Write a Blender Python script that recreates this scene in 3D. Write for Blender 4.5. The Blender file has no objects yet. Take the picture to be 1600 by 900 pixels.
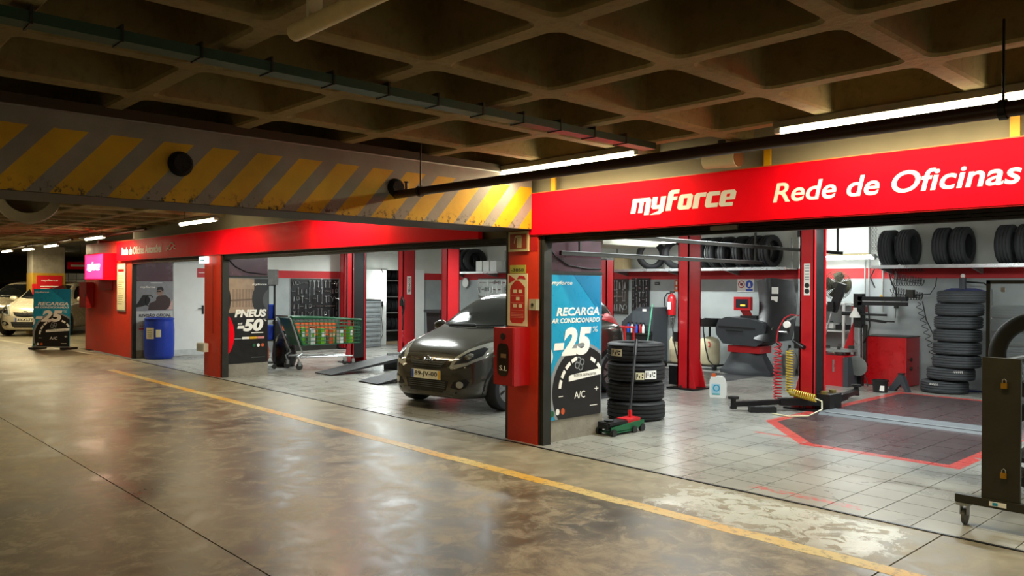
import bpy, bmesh, math, random
from mathutils import Vector, Matrix
from mathutils.bvhtree import BVHTree
random.seed(7)
PI = math.pi
S = bpy.context.scene
COL = S.collection

# ------------------------------------------------------------------ camera
cam = bpy.data.cameras.new('camera'); camo = bpy.data.objects.new('camera', cam); COL.objects.link(camo)
rt, dn, fw = Vector((.6830, .7304, .0060)), Vector((.0053, .0033, -1.0)), Vector((-.7304, .6830, -.0016))
camo.matrix_world = Matrix(((rt.x, -dn.x, -fw.x, 5.679), (rt.y, -dn.y, -fw.y, -5.732), (rt.z, -dn.z, -fw.z, 1.6), (0, 0, 0, 1)))
cam.sensor_width = 36; cam.lens = 36 * 1238.7 / 1600; cam.clip_start = .05; cam.clip_end = 200
S.camera = camo

# ------------------------------------------------------------------ world, exposure
w = bpy.data.worlds.new('world'); S.world = w; w.use_nodes = True
w.node_tree.nodes['Background'].inputs[0].default_value = (1.0, .80, .48, 1)
w.node_tree.nodes['Background'].inputs[1].default_value = .14
S.view_settings.view_transform = 'Standard'; S.view_settings.look = 'None'
S.view_settings.exposure = 0.0; S.view_settings.gamma = 1; S.view_settings.use_curve_mapping = False
WARM, COOL = (1.0, .84, .51), (.93, 1.0, .98)
P_GARAGE, P_SHOP = 31, 82

# ------------------------------------------------------------------ helpers: materials
def lin(h):
    h = h.lstrip('#'); c = [int(h[i:i + 2], 16) / 255 for i in (0, 2, 4)]
    return tuple(x / 12.92 if x <= .04045 else ((x + .055) / 1.055) ** 2.4 for x in c) + (1,)
MATS = {}
class NT:
    def __init__(s, name):
        s.m = bpy.data.materials.new(name); s.m.use_nodes = True; s.t = s.m.node_tree; s.b = s.t.nodes['Principled BSDF']
    def n(s, typ, **k):
        x = s.t.nodes.new(typ)
        for a, v in k.items(): setattr(x, a, v)
        return x
    def l(s, a, b): s.t.links.new(a, b)
    def put(s, sock, v):
        if hasattr(v, 'is_linked') or isinstance(v, bpy.types.NodeSocket): s.l(v, sock)
        else: sock.default_value = v
    def math(s, op, a, b=0.0, c=None, clamp=False):
        x = s.n('ShaderNodeMath', operation=op, use_clamp=clamp); s.put(x.inputs[0], a); s.put(x.inputs[1], b)
        if c is not None: s.put(x.inputs[2], c)
        return x.outputs[0]
    def mix(s, f, a, b):
        x = s.n('ShaderNodeMix', data_type='RGBA'); s.put(x.inputs[0], f); s.put(x.inputs[6], a); s.put(x.inputs[7], b); return x.outputs[2]
    def noise(s, scale, detail=4, rough=.6, vec=None, dist=0):
        x = s.n('ShaderNodeTexNoise'); x.inputs['Scale'].default_value = scale; x.inputs['Detail'].default_value = detail
        x.inputs['Roughness'].default_value = rough; x.inputs['Distortion'].default_value = dist
        if vec is not None: s.l(vec, x.inputs['Vector'])
        return x.outputs[0]
    def pos(s):
        return s.n('ShaderNodeNewGeometry').outputs['Position']
    def xyz(s, v):
        x = s.n('ShaderNodeSeparateXYZ'); s.l(v, x.inputs[0]); return x.outputs
    def ramp(s, v, lo, hi, a=0., b=1.):
        x = s.n('ShaderNodeMapRange'); s.put(x.inputs[0], v); x.inputs[1].default_value = lo; x.inputs[2].default_value = hi
        x.inputs[3].default_value = a; x.inputs[4].default_value = b; return x.outputs[0]
    def bump(s, h, st, d=.02):
        x = s.n('ShaderNodeBump'); x.inputs['Strength'].default_value = st; x.inputs['Distance'].default_value = d
        s.l(h, x.inputs['Height']); s.l(x.outputs[0], s.b.inputs['Normal'])
def M(name, hexc, rough=.5, metal=0., var=.12, scale=9., bump=0., coat=0., alpha=1., trans=0., spec=.5):
    if name in MATS: return MATS[name]
    k = NT(name); c = lin(hexc); vec = k.n('ShaderNodeTexCoord').outputs['Object']
    nz = k.noise(scale, 5, .6, vec)
    lo = tuple(x * (1 - var) for x in c[:3]) + (1,); hi = tuple(min(1, x * (1 + var)) for x in c[:3]) + (1,)
    k.l(k.mix(k.ramp(nz, .3, .7), lo, hi), k.b.inputs['Base Color'])
    k.l(k.ramp(nz, .3, .7, max(.03, rough - .06), min(1, rough + .06)), k.b.inputs['Roughness'])
    k.b.inputs['Metallic'].default_value = metal; k.b.inputs['Coat Weight'].default_value = coat
    k.b.inputs['Specular IOR Level'].default_value = spec
    k.b.inputs['Transmission Weight'].default_value = trans; k.b.inputs['Alpha'].default_value = alpha
    if bump: k.bump(k.noise(scale * 5, 4, .6, vec), bump)
    MATS[name] = k.m; return k.m
def E_(name, col, st):
    if name in MATS: return MATS[name]
    k = NT(name); k.b.inputs['Base Color'].default_value = tuple(col) + (1,)
    k.b.inputs['Emission Color'].default_value = tuple(col) + (1,); k.b.inputs['Emission Strength'].default_value = st
    MATS[name] = k.m; return k.m

# ------------------------------------------------------------------ helpers: meshes
class B:
    def __init__(s): s.m = bmesh.new()
    def face(s, pts):
        try: return s.m.faces.new([s.m.verts.new(p) for p in pts])
        except ValueError: return None
    def box(s, c, d, rz=0., rot=None):
        R = (rot.to_matrix() if hasattr(rot, 'to_matrix') else rot) if rot is not None else Matrix.Rotation(rz, 3, 'Z')
        c = Vector(c); v = []
        for i in (-.5, .5):
            for j in (-.5, .5):
                for k in (-.5, .5): v.append(s.m.verts.new(c + R @ Vector((i * d[0], j * d[1], k * d[2]))))
        for f in ((0, 1, 3, 2), (4, 6, 7, 5), (0, 4, 5, 1), (2, 3, 7, 6), (0, 2, 6, 4), (1, 5, 7, 3)): s.m.faces.new([v[i] for i in f])
        return s
    def span(s, a, b):
        return s.box([(x + y) / 2 for x, y in zip(a, b)], [abs(y - x) for x, y in zip(a, b)])
    def ring(s, c, u, v, r, n): return [s.m.verts.new(c + u * (r * math.cos(2 * PI * i / n)) + v * (r * math.sin(2 * PI * i / n))) for i in range(n)]
    def skin(s, rings, caps=True):
        n = len(rings[0])
        for a, b in zip(rings, rings[1:]):
            for i in range(n): s.m.faces.new((a[i], a[(i + 1) % n], b[(i + 1) % n], b[i]))
        if caps: s.m.faces.new(rings[0][::-1]); s.m.faces.new(rings[-1])
        return s
    def cyl(s, a, b, r, r2=None, n=14):
        a, b = Vector(a), Vector(b); d = (b - a).normalized(); u = d.orthogonal().normalized(); v = d.cross(u)
        return s.skin([s.ring(a, u, v, r, n), s.ring(b, u, v, r if r2 is None else r2, n)])
    def tube(s, pts, r, n=8):
        pts = [Vector(p) for p in pts]; rings = []; u = None
        for i, p in enumerate(pts):
            d = (pts[min(i + 1, len(pts) - 1)] - pts[max(i - 1, 0)]).normalized()
            if u is None: u = d.orthogonal().normalized()
            u = (u - d * u.dot(d)).normalized(); v = d.cross(u)
            rings.append(s.ring(p, u, v, r[i] if isinstance(r, (list, tuple)) else r, n))
        return s.skin(rings)
    def lathe(s, prof, n=24, c=(0, 0, 0), R=None, closed=False):
        c = Vector(c); R = R or Matrix.Identity(3); rings = []
        for r, z in prof: rings.append([s.m.verts.new(c + R @ Vector((r * math.cos(2 * PI * i / n), r * math.sin(2 * PI * i / n), z))) for i in range(n)])
        s.skin(rings, caps=not closed)
        if closed:
            a, b = rings[-1], rings[0]
            for i in range(n): s.m.faces.new((a[i], a[(i + 1) % n], b[(i + 1) % n], b[i]))
        return s
    def prism(s, poly, d0, d1, f=lambda a, b, d: (a, b, d)):
        lo = [s.m.verts.new(f(a, b, d0)) for a, b in poly]; hi = [s.m.verts.new(f(a, b, d1)) for a, b in poly]
        return s.skin([lo, hi])
    def obj(s, name, mat, parent=None, smooth=False, bevel=0., seg=2):
        if bevel:
            ed = [e for e in s.m.edges if len(e.link_faces) == 2 and e.calc_face_angle(0) > .5]
            bmesh.ops.bevel(s.m, geom=ed, offset=bevel, segments=seg, profile=.5, affect='EDGES', clamp_overlap=True)
        bmesh.ops.recalc_face_normals(s.m, faces=s.m.faces)
        me = bpy.data.meshes.new(name); s.m.to_mesh(me); s.m.free()
        return link(name, me, mat, parent, smooth or bool(bevel))
def link(name, me, mat, parent=None, smooth=False):
    if mat is not None and not me.materials: me.materials.append(mat)
    if smooth:
        me.polygons.foreach_set('use_smooth', [True] * len(me.polygons)); me.set_sharp_from_angle(angle=math.radians(38))
    o = bpy.data.objects.new(name, me); COL.objects.link(o)
    if parent is not None: o.parent = parent
    return o
XZ = lambda a, b, d: (a, d, b)
YZ = lambda a, b, d: (d, a, b)
def tag(o, label, cat, group=None):
    o['label'] = label; o['category'] = cat
    if group: o['group'] = group
    return o
def struct(o, label=None, kind='structure'):
    o['kind'] = kind
    if label: o['label'] = label
    return o
def thing(name, label, cat, loc=(0, 0, 0), rz=0., group=None, rx=0.):
    o = bpy.data.objects.new(name, None); COL.objects.link(o); o.location = loc; o.rotation_euler = (rx, 0, rz); o.empty_display_size = .1
    return tag(o, label, cat, group)
def copy_tree(o, parent=None):
    c = o.copy(); COL.objects.link(c); c.parent = parent
    for ch in list(o.children): copy_tree(ch, c)
    return c
def panel(name, label, cat, loc, side, group=None):      # local frame: x right, y up, z out of the face; side F faces the car park, R faces along the row
    return thing(name, label, cat, loc, 0 if side == 'F' else PI / 2, group, PI / 2)
def rect(name, mat, parent, u0, v0, u1, v1, z0, t=.0015, bevel=0.):
    return B().span((u0, v0, z0), (u1, v1, z0 + t)).obj(name, mat, parent, bevel=bevel)
def poly(name, mat, parent, pts, z0, t=.0015):
    if len(pts) < 3: return None
    return B().prism(pts, z0, z0 + t).obj(name, mat, parent)
def clip(pts, u0, v0, u1, v1):
    def cut(ps, ins, inter):
        out = []
        for i, p in enumerate(ps):
            q = ps[i - 1]
            if ins(p):
                if not ins(q): out.append(inter(q, p))
                out.append(p)
            elif ins(q): out.append(inter(q, p))
        return out
    def ix(c, a):
        def f(p, q):
            t = (c - p[a]) / (q[a] - p[a]); return tuple(p[k] + t * (q[k] - p[k]) for k in (0, 1))
        return f
    for c, a, sg in ((u0, 0, 1), (u1, 0, -1), (v0, 1, 1), (v1, 1, -1)):
        pts = cut(pts, lambda p, c=c, a=a, sg=sg: (p[a] - c) * sg >= 0, ix(c, a))
    return pts
def disc(cx, cy, rx, ry=None, n=36): return [(cx + rx * math.cos(2 * PI * i / n), cy + (ry or rx) * math.sin(2 * PI * i / n)) for i in range(n)]
def split_letters(me, mat, parent):
    b = bmesh.new(); b.from_mesh(me); seen = set(); isl = []
    for f in b.faces:
        if f.index in seen: continue
        st = [f]; seen.add(f.index); fs = []
        while st:
            x = st.pop(); fs.append(x)
            for e in x.edges:
                for y in e.link_faces:
                    if y.index not in seen: seen.add(y.index); st.append(y)
        xs = [v.co.x for x in fs for v in x.verts]; isl.append([min(xs), max(xs), fs])
    isl.sort(key=lambda q: q[0]); grp = []
    for q in isl:
        if grp and min(q[1], grp[-1][1]) - max(q[0], grp[-1][0]) > .5 * min(q[1] - q[0], grp[-1][1] - grp[-1][0]): grp[-1][0] = min(q[0], grp[-1][0]); grp[-1][1] = max(q[1], grp[-1][1]); grp[-1][2] += q[2]
        else: grp.append(q)
    for _, _, fs in grp:
        vs = {}; 
        for f in fs:
            for v in f.verts: vs.setdefault(v.index, len(vs))
        m = bpy.data.meshes.new('letter'); co = [None] * len(vs)
        for f in fs:
            for v in f.verts: co[vs[v.index]] = v.co[:]
        m.from_pydata(co, [], [[vs[v.index] for v in f.verts] for f in fs]); link('letter', m, mat, parent)
    b.free(); bpy.data.meshes.remove(me)
def text(body, mat, parent, u0, v0, u1, v1, z0, bold=0., shear=0., name='lettering', t=.0015):
    cu = bpy.data.curves.new('t', 'FONT'); cu.body = body; cu.size = 1; cu.offset = bold; cu.shear = shear; cu.resolution_u = 5 if v1 - v0 > .1 else 2; cu.extrude = .5
    o = bpy.data.objects.new('t', cu); COL.objects.link(o); bpy.context.view_layer.update()
    me = bpy.data.meshes.new_from_object(o.evaluated_get(bpy.context.evaluated_depsgraph_get()))
    bpy.data.objects.remove(o); me.name = name; me.materials.clear()
    if not me.vertices: return None
    xs = [v.co.x for v in me.vertices]; ys = [v.co.y for v in me.vertices]; x0, x1, y0, y1 = min(xs), max(xs), min(ys), max(ys)
    for v in me.vertices:
        v.co = (u0 + (v.co.x - x0) / (x1 - x0) * (u1 - u0), v0 + (v.co.y - y0) / (y1 - y0) * (v1 - v0), z0 + (v.co.z + .5) * t)
    if name == 'lettering' and v1 - v0 >= .05 and len(body) > 1: return split_letters(me, mat, parent)
    return link(name, me, mat, parent)
def lamp(name, loc, sx, sy, power, col, rot=(0, 0, 0), parent=None):
    l = bpy.data.lights.new(name, 'AREA'); l.shape = 'RECTANGLE'; l.size = sx; l.size_y = sy; l.energy = power; l.color = col
    o = bpy.data.objects.new(name, l); COL.objects.link(o); o.location = loc; o.rotation_euler = rot
    if parent is not None: o.parent = parent
    return o

# ------------------------------------------------------------------ plain materials
red = M('red_paint', '#c8200e', .42, var=.10, scale=3, bump=.05)
orange_red = M('orange_red_wall_paint', '#c93014', .5, var=.12, scale=2.5, bump=.08)
signred = M('sign_red', '#fb0a20', .5, var=.02, spec=.04)
deepred = M('deep_red', '#a51212', .4, var=.08)
liftred = M('lift_red_enamel', '#c41a22', .33, var=.06, scale=3, coat=.2)
white = M('white_paint', '#e6e8e4', .5, var=.04, scale=3)
printw = M('white_print', '#f4f1ea', .5, var=.01, spec=.1)
cream = M('cream', '#e2d9b4', .5, var=.05)
black = M('black_paint', '#111213', .42, var=.2)
blackm = M('black_metal', '#1a1a1b', .38, .4, var=.15)
dark = M('dark_steel', '#35342f', .45, .5, var=.15)
olive = M('olive_black_powder_coat', '#2b291d', .4, .2, var=.1, bump=.05)
steel = M('steel', '#b9bcbd', .3, .9, var=.08)
galv = M('galvanised', '#9a9c98', .45, .6, var=.12)
chrome = M('chrome', '#dfe2e4', .12, 1., var=.02)
grey = M('grey_plastic', '#3a3e43', .5, var=.08)
midgrey = M('mid_grey', '#7c8284', .5, var=.06)
rubber = M('tyre_rubber', '#1c1d1f', .62, var=.18, scale=14, bump=.08)
rubber2 = M('dusty_tyre_rubber', '#3a3d40', .72, var=.16, scale=14, bump=.08)
concrete = M('concrete', '#8b8578', .8, var=.2, scale=6, bump=.25)
yellow = M('yellow_paint', '#e0a90f', .5, var=.15, scale=10)
bluebin = M('blue_plastic', '#1a3aa8', .38, var=.06)
blue = M('blue_sheet', '#1f4fc0', .45, var=.1)
green = M('green_plastic', '#0f5a35', .42, var=.1)
orangep = M('orange_cloth', '#c9521a', .6, var=.15)
brownpipe = M('brown_red_pipe', '#3a1f18', .4, .1, var=.2)
purple = M('tinted_panel', '#5d3d47', .25, var=.12, scale=3)
cyan = M('poster_blue', '#1798c2', .3, var=.02)
cyan2 = M('poster_dark_blue', '#127ba6', .3, var=.02)
tan = M('card_board', '#c7b185', .7, var=.08)
pvc = M('clear_plastic', '#dfe8ea', .15, var=.02, trans=.85, alpha=.35)
glassd = M('dark_glass', '#0c1013', .06, var=.02, coat=.6)
# ================================================================== THE SETTING
CAMP = Vector((5.679, -5.732, 1.6))
def proj(p):
    d = Vector(p) - CAMP; z = d.dot(fw); return (800 + 1238.7 * d.dot(rt) / z, 450 + 1238.7 * d.dot(dn) / z, z)
# ---- concrete car-park floor
k = NT('worn_concrete_floor'); P = k.pos(); X, Y, Z = k.xyz(P)
big = k.noise(.55, 6, .62, P, .6); mid = k.noise(1.5, 12, .72, P, .9); scf = k.noise(4.2, 12, .74, P, .7); fine = k.noise(26, 4, .6, P)
c = k.mix(k.ramp(big, .40, .60), lin('#4b4029'), lin('#7d7054'))
c = k.mix(k.math('MULTIPLY', k.ramp(mid, .50, .60), .5), c, lin('#a39676'))
c = k.mix(k.math('MULTIPLY', k.ramp(fine, .55, .75), .25), c, lin('#4d422f'))
c = k.mix(k.math('MULTIPLY', k.ramp(scf, .51, .585), .5), c, lin('#aca085')); c = k.mix(k.math('MULTIPLY', k.ramp(scf, .48, .42), .5), c, lin('#463b27'))
near = k.math('MULTIPLY', k.ramp(Y, -1.25, -.85), 1.)
c = k.mix(k.math('MULTIPLY', near, .55), c, lin('#8c8672'))
peel = k.noise(5.5, 8, .72, P, 1.0)
box = k.math('MULTIPLY', k.math('MULTIPLY', k.ramp(X, 1.75, 2.2), k.ramp(X, 3.85, 3.6)), k.math('MULTIPLY', near, k.ramp(Y, -.15, -.3)))
pm = k.math('MULTIPLY', k.ramp(k.math('ADD', peel, k.math('MULTIPLY', box, .14)), .585, .605), box)
c = k.mix(k.math('MULTIPLY', pm, .85), c, lin('#c3c7c2'))
k.l(c, k.b.inputs['Base Color'])
r = k.math('ADD', k.ramp(big, .35, .65, .31, .40), k.ramp(mid, .42, .62, -.02, .08)); r = k.math('ADD', r, k.ramp(scf, .42, .6, -.02, .09))
r = k.math('MULTIPLY', r, k.ramp(pm, 0, 1, 1, .7)); k.l(r, k.b.inputs['Roughness'])
k.bump(fine, .06, .004)
m_floor = k.m
fl = struct(B().span((-46, -13, -.3), (13, .0, -.05)).obj('floor', concrete))
for (x0, x1, y0, y1) in ((-46, 13, -13, -3.725), (-46, 3.825, -3.715, -.135), (3.835, 13, -3.715, -.135), (-46, -16, -.135, 14)):
    B().span((x0, y0, -.06), (x1, y1, 0)).obj('slab', m_floor, fl)
# ---- tiled workshop floor
k = NT('workshop_floor_tile'); P = k.pos(); X, Y, Z = k.xyz(P); oi = k.n('ShaderNodeObjectInfo').outputs['Random']
nz = k.noise(1.3, 6, .6, P, .5); fn = k.noise(11, 6, .7, P)
c = k.mix(k.ramp(nz, .3, .7), lin('#7f7e78'), lin('#a09f97'))
c = k.mix(k.math('MULTIPLY', k.ramp(fn, .45, .8), .10), c, lin('#86847b'))
def inside(k, X, Y, planes, g=0.):
    m = None
    for a, b_, d in planes:
        L = math.hypot(a, b_); v = k.math('ADD', k.math('MULTIPLY', X, a / L), k.math('MULTIPLY', Y, b_ / L))
        t = k.math('GREATER_THAN', v, d / L - g); m = t if m is None else k.math('MULTIPLY', m, t)
    return m
bayA = [(1, 0, .90), (-1, 0, -3.13), (0, 1, 2.12), (0, -1, -6.95), (1.06, .98, 1.06 * .9 + .98 * 3.12)]
bayB = [(1, 0, -4.3), (-1, 0, 1.72), (0, 1, 2.6), (0, -1, -7.3)]
wear = k.ramp(k.noise(7, 7, .75, P, .6), .36, .44)
for pl in (bayA, bayB):
    if pl is bayA:
        ou = inside(k, X, Y, pl, .13)
        c = k.mix(k.math('MULTIPLY', ou, k.math('MULTIPLY', wear, .85)), c, lin('#c4342e'))
    c = k.mix(k.math('MULTIPLY', inside(k, X, Y, pl), k.ramp(fn, .3, .8, 1., .86)), c, lin('#3d3d3f'))
strip = inside(k, X, Y, [(1, 0, 2.32), (-1, 0, -3.22), (0, 1, .02), (0, -1, -.12)])
c = k.mix(k.math('MULTIPLY', strip, k.math('MULTIPLY', k.ramp(k.noise(22, 3, .5, P), .47, .53), .75)), c, lin('#c2453a'))
sm = inside(k, X, Y, [(1, 0, 1.08), (-1, 0, -1.5), (0, 1, 2.25), (0, -1, -2.33)])
c = k.mix(k.math('MULTIPLY', sm, k.math('MULTIPLY', wear, .6)), c, lin('#c2453a'))
k.l(c, k.b.inputs['Base Color']); k.l(k.ramp(nz, .3, .7, .24, .34), k.b.inputs['Roughness'])
m_tile = k.m
grout = M('dark_grout', '#4c4a44', .85)
ft = struct(B().span((-12.5, -.13, -.3), (6.6, 8.5, -.012)).obj('floor_tiled', grout))
T = .3085; g = .0035; cells = []
for i in range(-50, 12):
    for j in range(0, 28):
        x0, y0 = 2.998 + i * T, -.13 + j * T
        if x0 < -12.46 or x0 + T > 6.6: continue
        px, py, z = proj((x0 + T / 2, y0 + T / 2, 0))
        vis = z > 0 and -20 < px < 1620 and py < 915 and not (x0 < 0 and y0 < 1.2 and px > 770)
        cells.append((not vis, z, x0, y0))
cells.sort()
tb = B(); tb.box((0, 0, -.008), (T - 2 * g, T - 2 * g, .016)); t0 = tb.obj('tile', m_tile, ft, bevel=.0015, seg=1)
fb = B()
for q, (h, z, x0, y0) in enumerate(cells):
    if q < 300:
        o = t0 if q == 0 else t0.copy()
        if q: COL.objects.link(o)
        o.location = (x0 + T / 2, y0 + T / 2, random.uniform(-.0008, .0004))
    else:
        fb.box((x0 + T / 2, y0 + T / 2, -.008), (T - 2 * g, T - 2 * g, .016))
o = fb.obj('tile_field', m_tile, ft); o['kind'] = 'stuff'
tag(B().span((-12.5, -.155, -.004), (6.6, -.13, .006)).obj('threshold_strip', blackm), 'thin dark metal strip where the tiled floor meets the concrete', 'threshold')
# ---- painted yellow line on the concrete
k = NT('worn_yellow_line'); P = k.pos(); nz = k.noise(2.2, 7, .7, P); n2 = k.noise(16, 6, .7, P)
c = k.mix(k.ramp(k.noise(.8, 3, .5, P), .42, .58), lin('#d19a14'), lin('#cdb875'))
c = k.mix(k.math('MULTIPLY', k.ramp(n2, .53, .6), .7), c, lin('#857658'))
k.l(c, k.b.inputs['Base Color']); k.b.inputs['Roughness'].default_value = .45
yl = B()
for i in range(60):
    x = -10.3 + i * .25; a = random.uniform(-.006, .006); yl.span((x, -1.15 + a, -.001), (x + .2502, -1.015 + a, .0012))
tag(yl.obj('painted_line', k.m), 'worn yellow line painted along the car park floor before the workshop', 'floor marking')
tag(B().box((-18.3, -.75, .0005), (8, .09, .002), rz=.10).obj('painted_line', M('pale_line', '#b9b29a', .6)), 'pale painted parking line on the floor by the standing sign', 'floor marking')

# ---- waffle ceiling
k = NT('waffle_concrete'); P = k.pos(); n1 = k.noise(1.1, 6, .6, P); n2 = k.noise(14, 5, .65, P)
c = k.mix(k.ramp(n1, .3, .7), lin('#7a6b43'), lin('#a09064')); c = k.mix(k.math('MULTIPLY', k.ramp(n2, .5, .75), .4), c, lin('#41351f'))
k.l(c, k.b.inputs['Base Color']); k.b.inputs['Roughness'].default_value = .9; k.bump(n2, .35, .02); m_waffle = k.m
CX, CY, ZR = .92, .9, 2.78
def rring(b, cx, cy, hx, hy, r, z, n=4):
    out = []
    for q, (sx, sy) in enumerate(((1, 1), (-1, 1), (-1, -1), (1, -1))):
        for i in range(n):
            a = q * PI / 2 + i * (PI / 2) / (n - 1); out.append(b.m.verts.new((cx + sx * (hx - r) + r * math.cos(a), cy + sy * (hy - r) + r * math.sin(a), z)))
    return out
def waffle(x0, nx, y0, ny):
    b = B()
    for i in range(nx):
        for j in range(ny):
            x, y = x0 + (i + .5) * CX, y0 + (j + .5) * CY
            co = [b.m.verts.new((x + sx * CX / 2, y + sy * CY / 2, ZR)) for sx, sy in ((1, 1), (-1, 1), (-1, -1), (1, -1))]
            r0 = rring(b, x, y, .41, .40, .07, ZR); r1 = rring(b, x, y, .395, .385, .07, ZR + .015); r2 = rring(b, x, y, .35, .34, .07, ZR + .36); r3 = rring(b, x, y, .32, .31, .06, ZR + .385)
            for q in range(4):
                for a in range(3): b.m.faces.new((co[q], r0[q * 4 + a], r0[q * 4 + a + 1]))
                b.m.faces.new((co[q], r0[q * 4 + 3], r0[(q * 4 + 4) % 16], co[(q + 1) % 4]))
            for a_, b_ in ((r0, r1), (r1, r2), (r2, r3)):
                for a in range(16): b.m.faces.new((a_[a], a_[(a + 1) % 16], b_[(a + 1) % 16], b_[a]))
            b.m.faces.new(r3)
    return b
b = waffle(-.48, 11, -11.25 + .9 - .9, 13)
bmesh.ops.remove_doubles(b.m, verts=b.m.verts, dist=.001)
struct(b.obj('ceiling', m_waffle, smooth=False))
b = waffle(-.48 - CX * 36, 36, -11.25, 13); bmesh.ops.remove_doubles(b.m, verts=b.m.verts, dist=.001)
struct(b.obj('ceiling_beyond', m_waffle))
struct(B().span((-46, -13, 3.2), (13, 14, 3.3)).obj('ceiling_slab', concrete))
# ---- striped beam
k = NT('striped_beam_paint'); P = k.pos(); X, Y, Z = k.xyz(P)
ph = k.math('FRACT', k.math('ADD', k.math('DIVIDE', k.math('SUBTRACT', Y, k.math('MULTIPLY', Z, .88)), .3455), 40.39))
st = k.math('MULTIPLY', k.math('LESS_THAN', ph, .60), k.math('LESS_THAN', Z, k.math('ADD', 2.6, k.math('MULTIPLY', k.noise(8, 3, .6, P), .01))))
n1 = k.noise(1.5, 6, .6, P); n2 = k.noise(20, 6, .7, P)
gr = k.mix(k.ramp(n1, .3, .7), lin('#6f6d66'), lin('#8d8b84')); ye = k.mix(k.ramp(n1, .3, .7), lin('#a8840e'), lin('#d2a812'))
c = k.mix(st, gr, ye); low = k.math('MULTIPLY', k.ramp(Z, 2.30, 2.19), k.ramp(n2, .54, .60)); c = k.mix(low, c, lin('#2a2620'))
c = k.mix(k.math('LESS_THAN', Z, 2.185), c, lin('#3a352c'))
k.l(c, k.b.inputs['Base Color']); k.b.inputs['Roughness'].default_value = .62; k.bump(n2, .2, .01)
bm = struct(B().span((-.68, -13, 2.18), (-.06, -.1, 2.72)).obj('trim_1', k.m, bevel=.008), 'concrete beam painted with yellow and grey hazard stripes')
B().span((-.70, -13, 2.722), (-.05, -.1, 2.79)).obj('dark_gap_block', M('gap_dark', '#3b3324', .8), bm)  # dark-coloured block stands in for the shaded gap between beam and ribs
B().span((-.06, -13, 2.712), (-.052, -.1, 2.722)).obj('edge_strip', galv, bm)
for yy, zz, r in ((-3.605, 2.46, .088), (-1.763, 2.455, .08)):
    hb = thing('pipe_sleeve', 'black round pipe sleeve %s in the striped beam' % ('where the brown pipe passes' if yy > -2 else 'with no pipe, nearest the camera,'), 'pipe sleeve', (-.06, yy, zz), 0, 'sleeves in the striped beam')
    RY = Matrix.Rotation(PI / 2, 3, 'Y')
    B().lathe([(r * .2, .045), (r * .7, .05), (r * .9, .035), (r, .01), (r * 1.02, 0), (r, -.02)], 28, R=RY).obj('rim', M('black_foam', '#0b0b0b', .9, bump=.6), hb, smooth=True)
b = B(); b.lathe([(.02, -.0), (.29, .0), (.32, .12), (.32, .45), (.225, .45), (.22, .2), (.02, .2)], 36, c=(-4.2, -3.70, 2.56), R=Matrix.Rotation(PI / 2, 3, 'Y') @ Matrix.Rotation(.2, 3, 'X'))
tag(b.obj('ventilation_fan', M('duct_metal', '#7a705a', .6, .2)), 'round ventilation fan housing with dark mouth behind the striped beam', 'fan')

# ---- walls
wallw = M('white_wall', '#d3d6cf', .7, var=.05, scale=1.5, bump=.06)
k = NT('workshop_wall'); P = k.pos(); X, Y, Z = k.xyz(P); nz = k.noise(1.2, 6, .6, P); n2 = k.noise(9, 5, .6, P)
up = k.mix(k.ramp(nz, .3, .7), lin('#c6c9c1'), lin('#d8dad3'))
lo = k.mix(k.ramp(nz, .3, .7), lin('#8d9494'), lin('#a7acab'))
rd = k.mix(k.ramp(nz, .3, .7), lin('#b21f24'), lin('#c92a2c'))
c = k.mix(k.math('GREATER_THAN', Z, 1.78), lo, rd); c = k.mix(k.math('GREATER_THAN', Z, 1.965), c, up)
k.l(c, k.b.inputs['Base Color']); k.b.inputs['Roughness'].default_value = .65; k.bump(n2, .1, .01); m_wall = k.m
wb = struct(B().span((-13.6, 8.4, 0), (6.6, 8.6, 3.0)).obj('wall_back', m_wall))
for q, xx in enumerate((-9.1, -1.25, 3.2)):
    B().span((xx - .2, 8.22, 0), (xx + .2, 8.41, 3.0)).obj('pilaster', m_wall, wb, bevel=.006)
wl = struct(B().span((-12.65, .05, 0), (-12.45, .82, 3.0)).span((-12.65, 1.63, 0), (-12.45, 6.5, 3.0)).span((-12.65, .82, 2.1), (-12.45, 1.63, 3.0))
    .span((-12.65, 6.5, 2.04), (-12.45, 7.42, 3.0)).span((-12.65, 7.42, 0), (-12.45, 8.4, 3.0)).obj('wall_left', m_wall))
struct(B().span((-13.6, 5.5, 0), (-13.5, 8.4, 3)).obj('wall_store', M('store_dark', '#3a3f42', .7)))
struct(B().span((6.6, -.1, 0), (6.8, 8.6, 3.0)).obj('wall_right', m_wall))
struct(B().span((-16, .2, 2.95), (6.7, 8.6, 3.05)).obj('ceiling_workshop', wallw))
struct(B().span((-12.5, .03, 2.06), (6.7, .2, 3.2)).obj('wall_lintel', M('lintel_plaster', '#8f8870', .75, var=.12, scale=2, bump=.1)))
sh = thing('roller_shutter_box', 'dark roller shutter housing below the long right red sign', 'shutter', (0, 0, 0))
for z in (2.055, 2.08, 2.105): B().span((.08, -.03, z - .010), (6.6, .025, z + .010)).obj('slat', blackm, sh)
B().span((2.0, -.05, 2.075), (2.25, -.03, 2.11)).obj('lock_plate', galv, sh)
sh = thing('roller_shutter_box', 'dark roller shutter housing below the long left red sign', 'shutter', (0, 0, 0))
for z in (2.05, 2.078, 2.103): B().span((-12.45, -.03, z - .012), (-.5, .03, z + .012)).obj('slat', blackm, sh)
wf = struct(B().span((-16, 0, 0), (-12.47, .25, 2.585)).obj('wall_front', orange_red, bevel=.01), 'red painted office wall at the far left')
struct(B().span((-16, .25, 0), (-15.8, 9, 2.7)).obj('wall_office', orange_red))
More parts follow.
